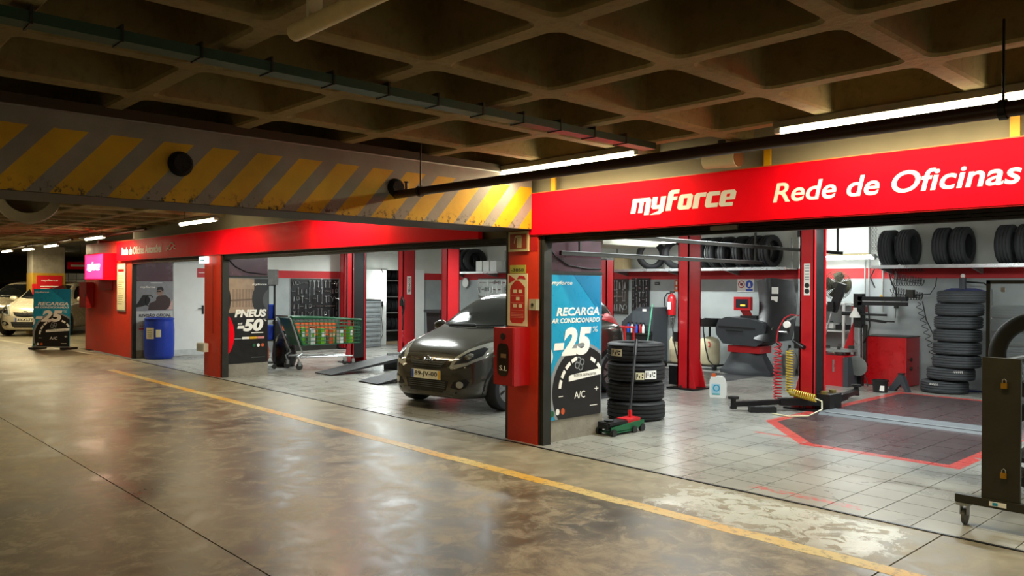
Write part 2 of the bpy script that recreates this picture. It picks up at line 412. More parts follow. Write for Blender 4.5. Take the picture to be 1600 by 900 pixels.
# pillars
p0 = struct(B().span((-.43, -.07, 0), (0, .1, 2.18)).obj('wall_pillar', orange_red, bevel=.015), 'orange-red pillar between the two open bays')
B().span((-.43, -.074, 1.965), (0, -.07, 2.17)).obj('upper_band', deepred, p0)
B().span((-.5, -.04, 0), (-.432, .06, 2.18)).obj('shutter_guide', dark, p0, bevel=.006)
B().span((.005, -.05, 0), (.075, .06, 2.13)).obj('shutter_guide', dark, p0, bevel=.006)
B().span((.03, -.056, 0), (.04, -.05, 2.13)).obj('guide_groove', black, p0)
B().box((-.02, -.095, 1.42), (.1, .05, .11)).obj('key_switch', M('switch_cream', '#a9a58c', .5), p0, bevel=.006)
B().cyl((-.02, -.121, 1.42), (-.02, -.126, 1.42), .016).obj('key_hole', dark, p0)
p1 = struct(B().span((-8.42, -.07, 0), (-7.76, .1, 2.13)).obj('wall_pillar_beyond', orange_red, bevel=.015), 'orange-red pillar beside the tyre discount poster')
B().span((-7.755, -.05, 0), (-7.69, .06, 2.13)).obj('shutter_guide', dark, p1, bevel=.006)
B().span((-8.48, -.04, 0), (-8.425, .06, 2.13)).obj('shutter_guide', dark, p1)
B().span((-8.05, -.082, .75), (-8.02, -.07, 1.95)).obj('cable_duct', M('duct_red', '#96200d', .5), p1)
B().span((-12.465, -.03, 0), (-12.40, .05, 2.1)).obj('shutter_guide', dark, wf)
# return walls with low concrete base
for xx, yy, nm in ((0, .95, 'partition'), (-7.72, .8, 'partition_beyond')):
    o = struct(B().span((xx - .12, .06, 0), (xx, yy, .225)).obj('wall_' + nm, concrete, bevel=.006))
    B().span((xx - .09, .06, .225), (xx - .02, yy, 1.74)).obj('panel_board', midgrey, o)
    B().span((xx - .09, .06, 1.74), (xx - .03, yy, 2.1)).obj('upper_panel', purple, o)
    B().span((xx - .1, .06, 1.735), (xx - .01, yy, 1.765)).obj('rail', dark, o)
    B().tube([(xx - .02, .07, 2.05), (xx - .015, .2, 1.92), (xx - .015, .4, 1.83), (xx - .015, .7, 1.80), (xx - .015, yy - .02, 1.80)], .008).obj('cable', black, o)
struct(B().span((-12.44, .06, 0), (-12.42, .84, .16)).obj('baseboard_left', concrete))
# ---- long red signs
def fascia(label, x0, x1):
    s = panel('fascia_sign', label, 'sign', (0, -.03, 0), 'F')
    B().span((x0, 2.13, 0), (x1, 2.545, .06)).obj('face', signred, s, bevel=.004)
    B().span((x0, 2.545, -.01), (x1, 2.552, .062)).obj('top_trim', M('trim_orange', '#c66a2c', .4), s)
    B().span((x0, 2.12, -.01), (x1, 2.13, .055)).obj('bottom_trim', deepred, s)
    return s
s = fascia('long red sign lettered myforce Rede de Oficinas over the right bay', -.11, 6.6)
# hand-built heavy slanted logotype
def glyphs(parent, u0, v0, h, mat, z0, t=.002, kx=1., name='logo_letter'):
    sh_ = lambda p: (u0 + kx * h * p[0] + .22 * h * p[1], v0 + h * p[1])
    G_ = {'m': [[(0, 0), (.26, 0), (.26, .55), (.40, .55), (.40, 0), (.62, 0), (.62, .55), (.74, .55), (.74, -.13), (1.0, -.13), (1.0, .62), (.90, .75), (0, .75)]],
          'y': [[(0, .75), (0, .25), (.1, .14), (.42, .14), (.42, .04), (-.02, -.14), (.5, -.14), (.68, .0), (.68, .75), (.42, .75), (.42, .33), (.26, .33), (.26, .75)]],
          'f': [[(0, 0), (.27, 0), (.27, .50), (.48, .50), (.48, .68), (.27, .68), (.27, .82), (.52, .82), (.52, 1.02), (.12, 1.02), (0, .9)]],
          'o': [[(.1, 0), (.58, 0), (.68, .1), (.68, .65), (.58, .75), (.43, .75), (.43, .2), (.26, .2), (.26, .56), (.43, .56), (.43, .75), (.1, .75), (0, .65), (0, .1)]],
          'r': [[(0, 0), (.27, 0), (.27, .54), (.54, .54), (.54, .75), (.1, .75), (0, .65)]],
          'c': [[(.1, 0), (.6, 0), (.6, .2), (.27, .2), (.27, .55), (.6, .55), (.6, .75), (.1, .75), (0, .65), (0, .1)]],
          'e': [[(.1, 0), (.62, 0), (.62, .17), (.27, .17), (.27, .30), (.68, .30), (.68, .65), (.58, .75), (.43, .75), (.43, .44), (.27, .44), (.27, .58), (.43, .58), (.43, .75), (.1, .75), (0, .65), (0, .1)]]}
    x = 0
    for ch, adv in (('m', 1.06), ('y', .78), ('f', .57), ('o', .75), ('r', .57), ('c', .65), ('e', .7)):
        for pl in G_[ch]: poly(name, mat, parent, [sh_((x + a, b_)) for a, b_ in pl], z0, t)
        x += adv
glyphs(s, 1.2, 2.262, .172, printw, .06, kx=1.2)
text('Rede de Oficinas', printw, s, 2.585, 2.258, 4.25, 2.408, .06, bold=.016, shear=.2)
for xx in (.19, 2.51, 4.2):
    br = thing('sign_bracket', 'yellow steel bracket on top of the right sign, ' + {.19: 'nearest the striped beam', 2.51: 'the middle one', 4.2: 'rightmost'}[xx], 'bracket', (xx, -.04, 2.54), 0, 'yellow sign brackets')
    B().box((0, 0, .09), (.055, .02, .19)).obj('strap', yellow, br); B().box((0, .05, .175), (.055, .12, .015)).obj('top_plate', yellow, br)
s = fascia('long red sign lettered Rede de Oficinas Automóvel over the left bays', -13.3, -.9)
text('Rede de Oficinas Automóvel', printw, s, -12.95, 2.24, -10.5, 2.41, .06, bold=.03, shear=.12)
pts = [(-10.22, 2.27), (-10.12, 2.31), (-10.08, 2.28), (-9.98, 2.28), (-9.94, 2.32), (-9.86, 2.33), (-9.83, 2.29), (-9.76, 2.29)]
bb = B().tube([(a, b_, .063) for a, b_ in pts], .011, 6).tube([(a, b_, .063) for a, b_ in ((-10.1, 2.33), (-10.0, 2.40), (-9.92, 2.41), (-9.84, 2.36), (-9.76, 2.345))], .011, 6)
bb.tube([(a, b_, .063) for a, b_ in ((-10.2, 2.32), (-10.12, 2.36), (-10.06, 2.345))], .011, 6).obj('car_mark', printw, s)

# ================================================================== PIPES, TRAY, LAMPS (car park)
pp = thing('sprinkler_pipe', 'dark brown pipe running along above the red signs', 'pipe', (0, -1.76, 2.395))
B().cyl((-1.1, 0, 0), (9, 0, 0), .035).obj('pipe', brownpipe, pp, smooth=True)
for xx in (.3, 4.6): B().cyl((xx, 0, .03), (xx, 0, .40), .006, n=8).lathe([(.04, -.015), (.046, -.015), (.046, .015), (.04, .015)], 16, c=(xx, 0, 0), R=Matrix.Rotation(PI / 2, 3, 'Y'), closed=True).obj('hanger', blackm, pp)
B().cyl((.1, 0, .03), (.1, 0, .09), .012).cyl((.1, 0, .09), (.1, 0, .1), .022).obj('sprinkler_head', brownpipe, pp)
pp = thing('service_pipe', 'thin dark pipe beside the fluorescent lamps above the right sign', 'pipe', (0, -.13, 2.745))
B().cyl((-.0, 0, 0), (9, 0, 0), .022).obj('pipe', brownpipe, pp, smooth=True); B().cyl((0, .1, -.02), (9, .1, -.02), .012).obj('conduit', galv, pp)
tr = thing('cable_tray', 'green cable tray hung below the waffle ceiling', 'cable tray', (1.8, 0, 2.70))
gt = M('tray_green', '#2c4a3c', .5, .2)
B().span((-.05, -9, 0), (.05, -.6, .006)).span((-.055, -9, 0), (-.05, -.6, .05)).span((.05, -9, 0), (.055, -.6, .05)).obj('tray', gt, tr)
for q in range(23): B().span((-.075, -8.9 + q * .36, -.006), (.06, -8.89 + q * .36, .075)).obj('rung', dark, tr)
for q in range(3): B().tube([(-.03 + q * .03 + .008 * math.sin(i * 1.7 + q), -9 + i * .288, .02 + .006 * math.sin(i * 2.1 + q)) for i in range(30)], .008, 6).obj('cable', black, tr)
for xx in (-24, -19, -13.6, -3.2):
    B().tube([(xx - 2.4, -.13, 2.74), (xx, -.13, 2.72), (xx + 2.3, -.13, 2.74)], .03).obj('ceiling_pipe', brownpipe); tag(bpy.context.scene.objects[-1] if False else COL.objects[-1], 'length of dark pipe under the ceiling beyond the beam, ' + {-24: 'farthest one', -19: 'second farthest', -13.6: 'above the red office wall', -3.2: 'nearest the striped beam'}[xx], 'pipe', 'pipes beyond the beam')
tubeW = E_('tube_glow_warm', (1.0, .88, .56), 20.); tubeC = E_('tube_glow_cool', (.95, 1., .98), 14.)
def batten(label, loc, L, rz=0., warm=True, power=None, drop=0., group=None):
    t = thing('fluorescent_lamp', label, 'lamp', loc, rz, group)
    B().box((0, 0, .038), (L, .075, .045)).obj('housing', M('batten_housing', '#8f8a78', .5), t, bevel=.006)
    B().cyl((-L / 2 + .05, 0, -.006), (L / 2 - .05, 0, -.006), .027).obj('tube', tubeW if warm else tubeC, t, smooth=True)
    for sx in (-1, 1): B().box((sx * (L / 2 - .03), 0, .005), (.05, .05, .05)).obj('end_cap', white, t, bevel=.004)
    if drop:
        for sx in (-1, 1): B().cyl((sx * L * .35, 0, .06), (sx * L * .35, 0, drop), .004, n=6).obj('hanger', dark, t)
    lamp('lamp_light', (0, 0, -.04), L - .1, .06, power or P_GARAGE * L / 1.5, WARM if warm else COOL, parent=t)
    return t
grp = 'fluorescent lamps in the car park'
batten('long lit fluorescent lamp above the sign beside the striped beam', (.75, -.5, 2.715), 1.75, group=grp)
batten('long lit fluorescent lamp above the words Rede de Oficinas', (3.75, -.5, 2.718), 1.85, group=grp)
batten('lit fluorescent lamp above the pale door bay', (-6.9, -.8, 2.6), 1.5, drop=.56, group=grp)
for x, y, nm in ((-13.0, -.62, 'above the red office wall'), (-17.6, -.4, 'beyond the red office wall'), (-20.6, -.3, 'farther left'), (-22.6, -.45, 'at the far left edge'), (-27, -.5, 'farthest away')):
    batten('lit fluorescent lamp hanging ' + nm, (x, y, 2.6), 1.4, drop=.2, group=grp, power=P_GARAGE * 1.9)
for x, y, nm in ((-3.6, -.45, 'hidden behind the striped beam'), (6.9, -.52, 'added for fill, unseen past the right edge'), (-3.5, -5.2, 'added for fill, unseen over the driving lane beyond the beam'), (3.3, -8.2, 'added for fill, unseen over the lane behind the viewer'), (-11, -5.2, 'added for fill, unseen over the far driving lane'), (-30, 5.5, 'in the far parking aisle'), (-38, 5.5, 'in the farthest parking aisle'), (-25.5, 8.5, 'deep in the far parking aisle'), (-20, -6, 'added for fill, unseen over the distant driving lane')):  # lane, right-edge and beam-hidden lamps are unseen, added as ambient fill
    batten('lit fluorescent lamp ' + nm, (x, y, 2.66), 1.5, group=grp, power=P_GARAGE, drop=.53 if y > 0 else (.14 if 'hidden' in nm else 0))
t = thing('tube_light', 'unlit round cream tube light high above the driving lane', 'lamp', (3.5, -4.16, 2.64))
B().cyl((-.82, 0, 0), (.82, 0, 0), .036, n=20).obj('cover', M('tube_cover_cream', '#f2dca6', .4), t, bevel=.006)
for sx in (-1, 1): B().box((sx * .66, 0, .055), (.02, .06, .09)).box((sx * .66, .035, .03), (.02, .012, .07)).obj('bracket', cream, t)
t = thing('loudspeaker', 'beige round loudspeaker on top of the right sign', 'loudspeaker', (2.2, -.17, 2.628))
B().cyl((-.17, 0, 0), (.13, 0, 0), .06, .075, n=24).obj('housing', cream, t, smooth=True); B().cyl((.13, 0, 0), (.137, 0, 0), .07, n=24).obj('grille', M('speaker_brown', '#8a5a35', .7), t)
B().box((0, -.03, .1), (.05, .03, .1)).obj('bracket', dark, t)
# ================================================================== WORKSHOP LAMPS
grp = 'fluorescent lamps in the workshop'
for x, y, L, nm in ((-3.55, 7.05, 1.3, 'above the tool wall behind the tyre stack'), (-6.1, 4.6, 1.3, 'above the grey hatchback'), (1.8, 4.7, 1.4, 'above the painted lift bay'), (-10.6, 5.05, 1.3, 'near the white store door'),
                    (-2.0, 2.6, 1.3, 'near the open front of the middle of the workshop'), (-9.6, 2.3, 1.3, 'over the shopping trolley'), (4.6, 2.4, 1.3, 'past the tyre display trolley'), (-5.2, 1.9, 1.2, 'over the drive-on ramps'), (.9, 1.6, 1.2, 'just inside the right bay'), (4.4, 6.4, 1.3, 'in the unseen right corner')):
    batten('white fluorescent lamp hanging ' + nm, (x, y, 2.5 if y > 4 else 2.72), L, 0, False, P_SHOP, drop=.44 if y > 4 else .22, group=grp)
t = thing('wall_lamp', 'bright white tube lamp on the back wall above the fan', 'lamp', (-.58, 7.95, 2.145))
B().cyl((-.6, 0, 0), (.6, 0, 0), .035).obj('tube', tubeC, t, smooth=True)
for sx in (-1, 1): B().box((sx * .62, 0, 0), (.05, .09, .09)).box((sx * .62, .22, 0), (.03, .4, .03)).obj('holder', white, t, bevel=.006)
lamp('lamp_light', (0, -.05, 0), 1.2, .06, P_SHOP * .5, COOL, rot=(PI / 2 - .5, 0, 0), parent=t)

# ================================================================== TYRES
def tyre_mesh(R, W, Ri, mat, ng=4, n=40):
    b = B(); h = W / 2
    pr = [(Ri, -h * .80), (Ri + .012, -h * .95), (Ri + (R - Ri) * .45, -h), (R - .045, -h * .97), (R - .018, -h * .88), (R - .004, -h * .76)]
    for i in range(ng):
        z = -h * .62 + i * (h * 1.24 / (ng - 1)); d = h * .055; pr += [(R, z - d * 1.6), (R - .011, z - d), (R - .011, z + d), (R, z + d * 1.6)]
    pr += [(r, -z) for r, z in pr[:6]][::-1] + [(Ri + .02, h * .6), (R - .035, h * .45), (R - .035, -h * .45), (Ri + .02, -h * .6)]
    b.lathe(pr, n, closed=True); o = b.obj('tyre', mat, smooth=True); me = o.data; bpy.data.objects.remove(o); return me
TY = {'A': tyre_mesh(.352, .232, .215, rubber), 'B': tyre_mesh(.335, .19, .205, rubber2), 'C': tyre_mesh(.305, .225, .19, rubber2), 'D': tyre_mesh(.31, .2, .2, rubber, 3)}
def tyre(kind, loc, label, group, rot=(0, 0, 0)):
    o = link('tyre', TY[kind], None); o.location = loc; o.rotation_euler = rot; return tag(o, label, 'tyre', group)
ordn = ['bottom', 'second from the bottom', 'third from the bottom', 'top']
stk = []
for i in range(4):
    stk.append(tyre('A', (-.40 + (.012, -.01, .015, 0)[i], 2.04 + (.0, .012, -.008, 0)[i], .117 + i * .2335), 'wide black tyre, %s of the four stacked beside the blue poster' % ordn[i], 'four stacked tyres beside the poster', (0, 0, i * .7)))
def sticker(parent, R, a, z, w_, h_, mat, bars=True):
    # curved paper label wrapped on the tread, as a part of its tyre
    def pt(u, v, r): t_ = a + u / R; return Vector((r * math.cos(t_), r * math.sin(t_), z + v))
    def strip(u0, u1, v0, v1, r, m, nm):
        b = B(); rows = [[b.m.verts.new(pt(u0 + (u1 - u0) * i / 5, v, r)) for i in range(6)] for v in (v0, v1)]
        back = [[b.m.verts.new(pt(u0 + (u1 - u0) * i / 5, v, r - .003)) for i in range(6)] for v in (v0, v1)]
        for i in range(5):
            b.m.faces.new((rows[0][i], rows[0][i + 1], rows[1][i + 1], rows[1][i])); b.m.faces.new((back[0][i], back[1][i], back[1][i + 1], back[0][i + 1]))
        o = b.obj(nm, m, parent); return o
    strip(-w_ / 2, w_ / 2, -h_ / 2, h_ / 2, R + .003, mat, 'paper_label')
    if bars:
        for u0, u1, v0, v1 in ((-.45, -.38, -.35, .3), (-.3, -.22, -.1, .35), (-.12, .0, -.3, .1), (.08, .15, -.1, .35), (.2, .36, -.3, -.1), (.22, .4, .1, .3)): strip(u0 * w_, u1 * w_, v0 * h_, v1 * h_, R + .0036, dark, 'label_print')
aim = math.atan2(-5.732 - 2.04, 5.679 + .4)
sticker(stk[3], .352, aim - .72 - 3 * .7, .0, .17, .085, cream); sticker(stk[2], .352, aim + .52 - 2 * .7, -.02, .15, .1, printw); sticker(stk[2], .352, aim + .13 - 2 * .7, -.035, .1, .085, cream)
g8 = 'eight used tyres stacked against the blue frame'
ord8 = ['bottom', 'second from the bottom', 'third from the bottom', 'fourth from the bottom', 'fourth from the top', 'third from the top', 'second from the top', 'topmost']
for i in range(8):
    x = (1.27, 1.36, 1.44, 1.445, 1.45, 1.46, 1.475, 1.50)[i]; z = .096 + i * .198 + (.006 if i > 1 else 0)
    o = tyre('B', (x, 7.62, z + (.006 if i == 1 else 0)), 'used tyre, %s of the tall stack of eight against the blue frame' % ord8[i], g8, ((.0, .0, 0), (-.005, .012, 1), (0, -.006, 2), (.006, .004, 3), (0, -.005, 4), (.005, 0, 5), (0, .005, 6), (.006, -.004, 7))[i])
    if i < 2:
        aim = math.atan2(-5.73 - 7.62, 5.68 - x) - (0, 1)[i]
        for q in range(5):
            b = B(); t_ = aim + (-.62 if i == 0 else .12) + q * .08; u = Vector((math.cos(t_), math.sin(t_), 0)); v = Vector((-u.y, u.x, 0)); p = u * .337 + Vector((0, 0, .035))
            b.tube([p - v * .012, p + Vector((0, 0, .03)) + v * .004, p + v * .012 - Vector((0, 0, .004))], .003, 5).obj('chalk_mark', printw, o)
fr = thing('tyre_rack', 'dark blue upright frame holding the tall stack of eight tyres', 'rack', (1.42, 8.05, 0))
nb = M('navy_metal', '#1c2457', .45, .2)
B().prism([(-.4, 1.45), (.36, 1.45), (.36, 1.56), (.15, 1.62), (-.2, 1.62), (-.4, 1.56)], .0, .05, XZ).obj('top_plate', nb, fr, bevel=.006)
for sx in (-.37, .33): B().box((sx, .03, .72), (.06, .06, 1.46)).obj('upright', nb, fr)
B().span((-.39, -.06, 0), (.36, .06, .02)).obj('foot', nb, fr)
B().cyl((-.04, .02, 1.6), (-.04, .02, 1.78), .05).obj('cap_tube', grey, fr); B().lathe([(.0, 0), (.03, .0), (.035, .03), (.02, .055), (0, .06)], 12, c=(-.04, .02, 1.79)).obj('white_knob', printw, fr)
B().tube([(-.0, .04, 1.72), (.25, .06, 1.7), (.36, .06, 1.6), (.37, .06, 1.3), (.36, .06, .9)], .012).obj('hose', black, fr)
for sx, z in ((-.36, 1.3), (.36, 1.2), (.34, .75), (-.40, .75)): B().box((sx, -.01, z), (.05, .012, .16)).obj('plastic_tag', printw, fr)
for i in range(7):
    tyre('B', (2.25 + (.0, .02, -.01, .01, -.015, 0, 0)[i], 7.55, .098 + i * .196), 'dark tyre, number %s up in the stack behind the tyre display trolley' % ('one', 'two', 'three', 'four', 'five', 'six', 'seven')[i], 'tyre stack behind the display trolley')
# tyres on the wall shelves
def shelf(label, x0, x1):
    t = thing('wall_shelf', label, 'shelf', (0, 0, 1.985))
    B().span((x0, 7.80, -.045), (x1, 7.84, .01)).obj('front_rail', steel, t); B().span((x0, 7.83, -.03), (x1, 8.395, -.01)).obj('deck', galv, t)
    x = x0 + .1
    while x < x1:
        B().prism([(8.395, -.03), (8.395, -.13), (8.38, -.13), (7.9, -.045), (7.9, -.03)], x - .015, x + .015, YZ).obj('bracket', galv, t); x += 1.4
    for x in (x0 + .02, x1 - .02): B().box((x, 8.1, .27), (.025, .03, .56)).obj('end_post', galv, t)
shelf('high steel shelf of used tyres on the right of the back wall', .06, 5.2)
shelf('high steel shelf of tyres above the wheel balancer', -5.7, -1.5)
shelf('high steel shelf with tyres and pale boxes in the far corner', -11.5, -9.35)
gs = 'tyres on the high right shelf'
nmR = ['leftmost', 'second from the left', 'third from the left', 'fourth from the left', 'fifth from the left', 'sixth from the left']
for i, x in enumerate((.26, .55, 1.10, 1.37, 2.0, 2.27)): tyre('C', (x, 8.08, 2.29), 'grey used tyre standing on the high right shelf, ' + nmR[i], gs, (0, PI / 2, random.uniform(-.06, .06)))
gs = 'tyres on the shelf above the balancer'
for i, (x, a) in enumerate(((-4.72, -.7), (-4.05, -.65))): tyre('D', (x, 8.08, 2.30), 'black tyre facing outward on the shelf above the tool wall, %s one' % ('left', 'right')[i], gs, (0, PI / 2, a))
for i, x in enumerate((-3.33, -3.08, -2.82, -2.5, -2.22, -1.95)): tyre('D', (x, 8.08, 2.30), 'tyre standing edge on above the wheel balancer, number %s from the left' % ('one', 'two', 'three', 'four', 'five', 'six')[i], gs, (0, PI / 2, -.1))
for i, x in enumerate((-11.1, -10.82, -10.55)): tyre('D', (x, 8.08, 2.30), 'dark tyre on the far corner shelf, ' + ('left', 'middle', 'right')[i] + ' of three', 'tyres on the far shelf', (0, PI / 2, -.25))
for i, x in enumerate((-10.18, -9.9, -9.62)):
    t = thing('cardboard_box', 'pale cardboard box on the far corner shelf, %s of three' % ('left', 'middle', 'right')[i], 'box', (x, 8.05, 1.98), 0, 'boxes on the far shelf')
    B().box((0, 0, .145), (.24, .3, .29)).obj('carton', white, t, bevel=.004); B().box((0, 0, .2915), (.05, .3, .002)).obj('tape', tan, t)
t = thing('cardboard_box', 'yellowish carton high on the wall left of the red lift post', 'box', (-5.5, 8.08, 1.985)); B().box((0, 0, .15), (.25, .3, .30)).obj('carton', tan, t, bevel=.004); B().box((0, 0, .3), (.06, .3, .004)).obj('tape', cream, t)

# ================================================================== LIFTS
def post(label, x, y, rz, h=2.75, sx=.2, sy=.34, tagp=False):
    t = thing('lift_post', label, 'lift post', (x, y, 0), rz, 'red lift posts')
    B().box((-.02, 0, .012), (sx + .3, sy + .22, .024)).obj('base_plate', blackm, t, bevel=.004)
    th = .018
    B().box((-sx / 2 + th / 2, 0, h / 2), (th, sy, h)).box((0, sy / 2 - th / 2, h / 2), (sx, th, h)).box((0, -sy / 2 + th / 2, h / 2), (sx, th, h)).obj('column', liftred, t)
    for s_ in (-1, 1):
        B().box((sx / 2 - th / 2, s_ * (sy / 2 - .022), h / 2), (th, .044, h)).obj('lip', liftred, t)
        B().prism([(-sx / 2 - .12, .024), (-sx / 2, .024), (-sx / 2, .5)], s_ * sy * .4 - .01, s_ * sy * .4 + .01, XZ).obj('gusset', liftred, t)
        B().cyl((.0, s_ * (sy / 2 + .06), .024), (.0, s_ * (sy / 2 + .06), .06), .02, n=6).obj('anchor_bolt', dark, t)
    B().box((.02, 0, .05 + h / 2), (sx * .66, sy * .8, h - .12)).obj('carriage_slot', black, t)
    B().box((0, 0, h + .015), (sx, sy, .03)).obj('cap', black, t)
    if tagp:
        yy = -sy / 2 - .002
        B().box((.0, yy, 1.72), (.085, .003, .42)).obj('warning_label', printw, t)
        for z in (1.565, 1.64): B().cyl((0, yy - .001, z), (0, yy - .003, z), .034, n=20).cyl((0, yy - .003, z), (0, yy - .004, z), .026, n=20).obj('prohibition_mark', dark, t)
        for z in (1.72, 1.75, 1.79, 1.83, 1.87, 1.9): B().box((0, yy - .002, z), (.06, .002, .012)).obj('print_line', midgrey, t)
    return t
L1 = post('red lift post with a black slot and red air hose in the right bay', .70, 4.42, 0, tagp=True)
B().box((-.12, -.02, 2.42), (.12, .14, .26)).obj('motor_box', black, L1, bevel=.015)
B().box((-.13, -.12, .95), (.1, .09, .3)).cyl((-.2, -.13, .9), (-.02, -.2, .82), .03).obj('valve_block', black, L1, bevel=.01)
L2 = post('plain red lift post right of the tyre stack, behind the plastic jug', -1.63, 4.98, PI)
B().box((.2, .05, .2), (.16, .2, .3)).obj('arm_bracket', blackm, L2, bevel=.01)
post('short red post behind the tail of the grey hatchback', -4.22, 6.0, PI, 2.12, .2, .22)
L3 = post('dark slotted lift post standing by the drive-on ramp', -8.62, 3.2, 0)
post('red and black lift post in front of the black tool board', -12.0, 5.05, 0)
L4 = post('red lift post with a white vertical label near the bin', -9.42, 5.04, PI)
B().box((-.102, -.0, 1.62), (.003, .12, .42)).obj('white_label', printw, L4)
o = text('TÉCNICOS', dark, L4, -.17, -.035, .17, .035, 0, bold=.02, t=.002, name='label_text'); o.matrix_local = Matrix(((0, 0, -1, -.1036), (0, -1, 0, 0), (-1, 0, 0, 1.62), (0, 0, 0, 1))) @ Matrix.Rotation(PI, 4, 'Z')
post('dark red lift post seen behind the bonnet of the grey hatchback', -7.72, 4.98, PI, 2.4)
# floor plate and arms of the near lift
t = thing('floor_plate', 'long grey steel cable cover across the painted lift bay', 'cover plate', (0, 0, 0))
B().prism([(4.0, .001), (4.06, .035), (4.44, .035), (4.5, .001)], .98, 3.5, YZ).obj('plate', M('cover_grey', '#62676c', .65, 0., bump=.05), t)
B().span((.98, 4.05, .035), (3.5, 4.08, .037)).obj('worn_edge', M('worn_grey', '#8b9092', .7), t)
def arm(label, pts, pads):
    t = bpy.data.objects.new('swing_arm', None); COL.objects.link(t); t.parent = L1; t.location = (-.70, -4.42, 0); t['label'] = label
    (a, b_, c_) = [Vector(p) for p in pts]
    def bar(p, q, w_, h_, nm, m=blackm):
        d = q - p; rot = d.to_track_quat('X', 'Z').to_matrix(); B().box((p + q) / 2, (d.length, w_, h_), rot=rot).obj(nm, m, t, bevel=.006)
    bar(a, b_, .12, .09, 'outer_arm'); bar(b_ - (b_ - a) * .1, c_, .085, .06, 'inner_arm')
    p = c_ + Vector((0, 0, -.03)); B().cyl(p, p + Vector((0, 0, .1)), .035).cyl(p + Vector((0, 0, .1)), p + Vector((0, 0, .13)), .07, n=20).cyl(p - Vector((0, 0, .0)), p - Vector((0, 0, .03)), .045).obj('pad', black, t, smooth=True)
arm('black swing arm with pad reaching out toward the plastic jug', ((.88, 4.34, .12), (.5, 3.9, .12), (.12, 3.42, .09)), 1)
arm('short black swing arm with pad reaching toward the bucket', ((.88, 4.6, .12), (.82, 5.1, .12), (.72, 5.72, .12)), 1)
t = bpy.data.objects.new('carriage', None); COL.objects.link(t); t.parent = L1; t.location = (.2, .04, 0)
B().box((0, 0, .12), (.2, .34, .2)).obj('block', black, t, bevel=.015)
for s_ in (-1, 1): B().cyl((0, s_ * .12, .22), (0, s_ * .12, .26), .045, n=18).obj('pivot_pin', M('brass', '#8a7a45', .4, .6), t)
t = thing('wheel_chock', 'low black block on the tiles under the swing arm', 'chock', (.42, 3.62, 0)); B().box((0, 0, .035), (.34, .1, .07), rz=.85).obj('bar', black, t, bevel=.006); B().box((0, 0, .072), (.2, .05, .004), rz=.85).obj('grip', rubber2, t)
def coil(p0, p1, r, turns, n=14):
    p0, p1 = Vector(p0), Vector(p1); out = []
    for i in range(turns * n + 1):
        f = i / (turns * n); a = f * turns * 2 * PI; g_ = f ** 1.0
        out.append(p0.lerp(p1, g_) + Vector((r * math.cos(a), r * math.sin(a), 0)))
    return out
hr = M('red_hose', '#c51d2e', .35, coat=.2); hy = M('yellow_hose', '#b9a02a', .4)
t = thing('air_hose', 'coiled red air hose hanging beside the slotted lift post', 'hose', (0, 0, 0))
zs = []
p = [(.62, 4.2, 1.24), (.52, 4.16, 1.25), (.44, 4.14, 1.20), (.36, 4.13, 1.05), (.34, 4.12, .88)]
B().tube(p + [Vector((.36 + .05 * math.cos(a), 4.12 + .05 * math.sin(a), z)) for a, z in [(i * .45, .86 - .74 * (i / 210) ** .75) for i in range(210)]], .0085, 6).obj('coil', hr, t, smooth=True)
B().cyl((.5, 4.12, 1.12), (.5, 4.08, 1.12), .045, n=20).obj('gauge', printw, t); B().cyl((.5, 4.14, 1.02), (.5, 4.1, 1.12), .02).obj('valve', black, t); B().tube([(.6, 4.2, 1.24), (.5, 4.1, 1.17)], .012).obj('elbow', steel, t)
t = thing('air_hose', 'coiled yellow air hose slumped at the foot of the slotted lift post', 'hose', (0, 0, 0))
pts = []
for i in range(330):
    f = i / 329; a = i * .55
    if f < .55: c_ = Vector((.52, 4.14, .78 - .55 * f / .55)); u, v = Vector((1, 0, 0)), Vector((0, 1, 0))
    else: q = (f - .55) / .45; c_ = Vector((.52 + .42 * q, 4.14 - .12 * q, .23 - .035 * q)); u, v = Vector((0, 1, 0)), Vector((0, 0, 1))
    pts.append(c_ + u * (.042 * math.cos(a)) + v * (.042 * math.sin(a)))
B().tube(pts, .0085, 6).obj('coil', hy, t, smooth=True)
B().tube([(.94, 4.0, .2), (1.06, 3.94, .18), (1.13, 3.8, .1), (1.05, 3.6, .03), (.85, 3.5, .012), (.6, 3.55, .012)], .009, 6).obj('tail', M('pale_hose', '#cfc9a4', .4), t, smooth=True)
# overhead door tracks in the right bay
for y0, y1, z, x, nm in ((.2, 4.2, 1.95, .06, 'lower'), (.9, 6.6, 2.16, .10, 'upper')):
    t = thing('door_track', 'grey overhead door rail running into the right bay, %s one' % nm, 'rail', (x, 0, z), 0, 'door rails')
    B().box((0, (y0 + y1) / 2, 0), (.035, y1 - y0, .045)).obj('rail', dark, t); B().box((.02, (y0 + y1) / 2, .02), (.012, y1 - y0, .006)).obj('lip', steel, t)
    for y in (y0 + .3, y1 - .15): B().box((0, y, (2.95 - z) / 2), (.02, .03, 2.95 - z)).obj('hanger', dark, t)
t = thing('duct_boxing', 'pale boxed-in duct under the workshop ceiling beside the blue poster', 'duct', (-.3, 1.55, 2.08))
B().prism([(-.55, 0), (.42, .0), (.66, .16), (.66, .7), (-.55, .7)], -.35, .25, YZ).obj('casing', M('boxing_grey', '#b5b2a4', .7), t); B().box((-.05, .05, .78), (.4, .9, .17)).obj('fixing', white, t)

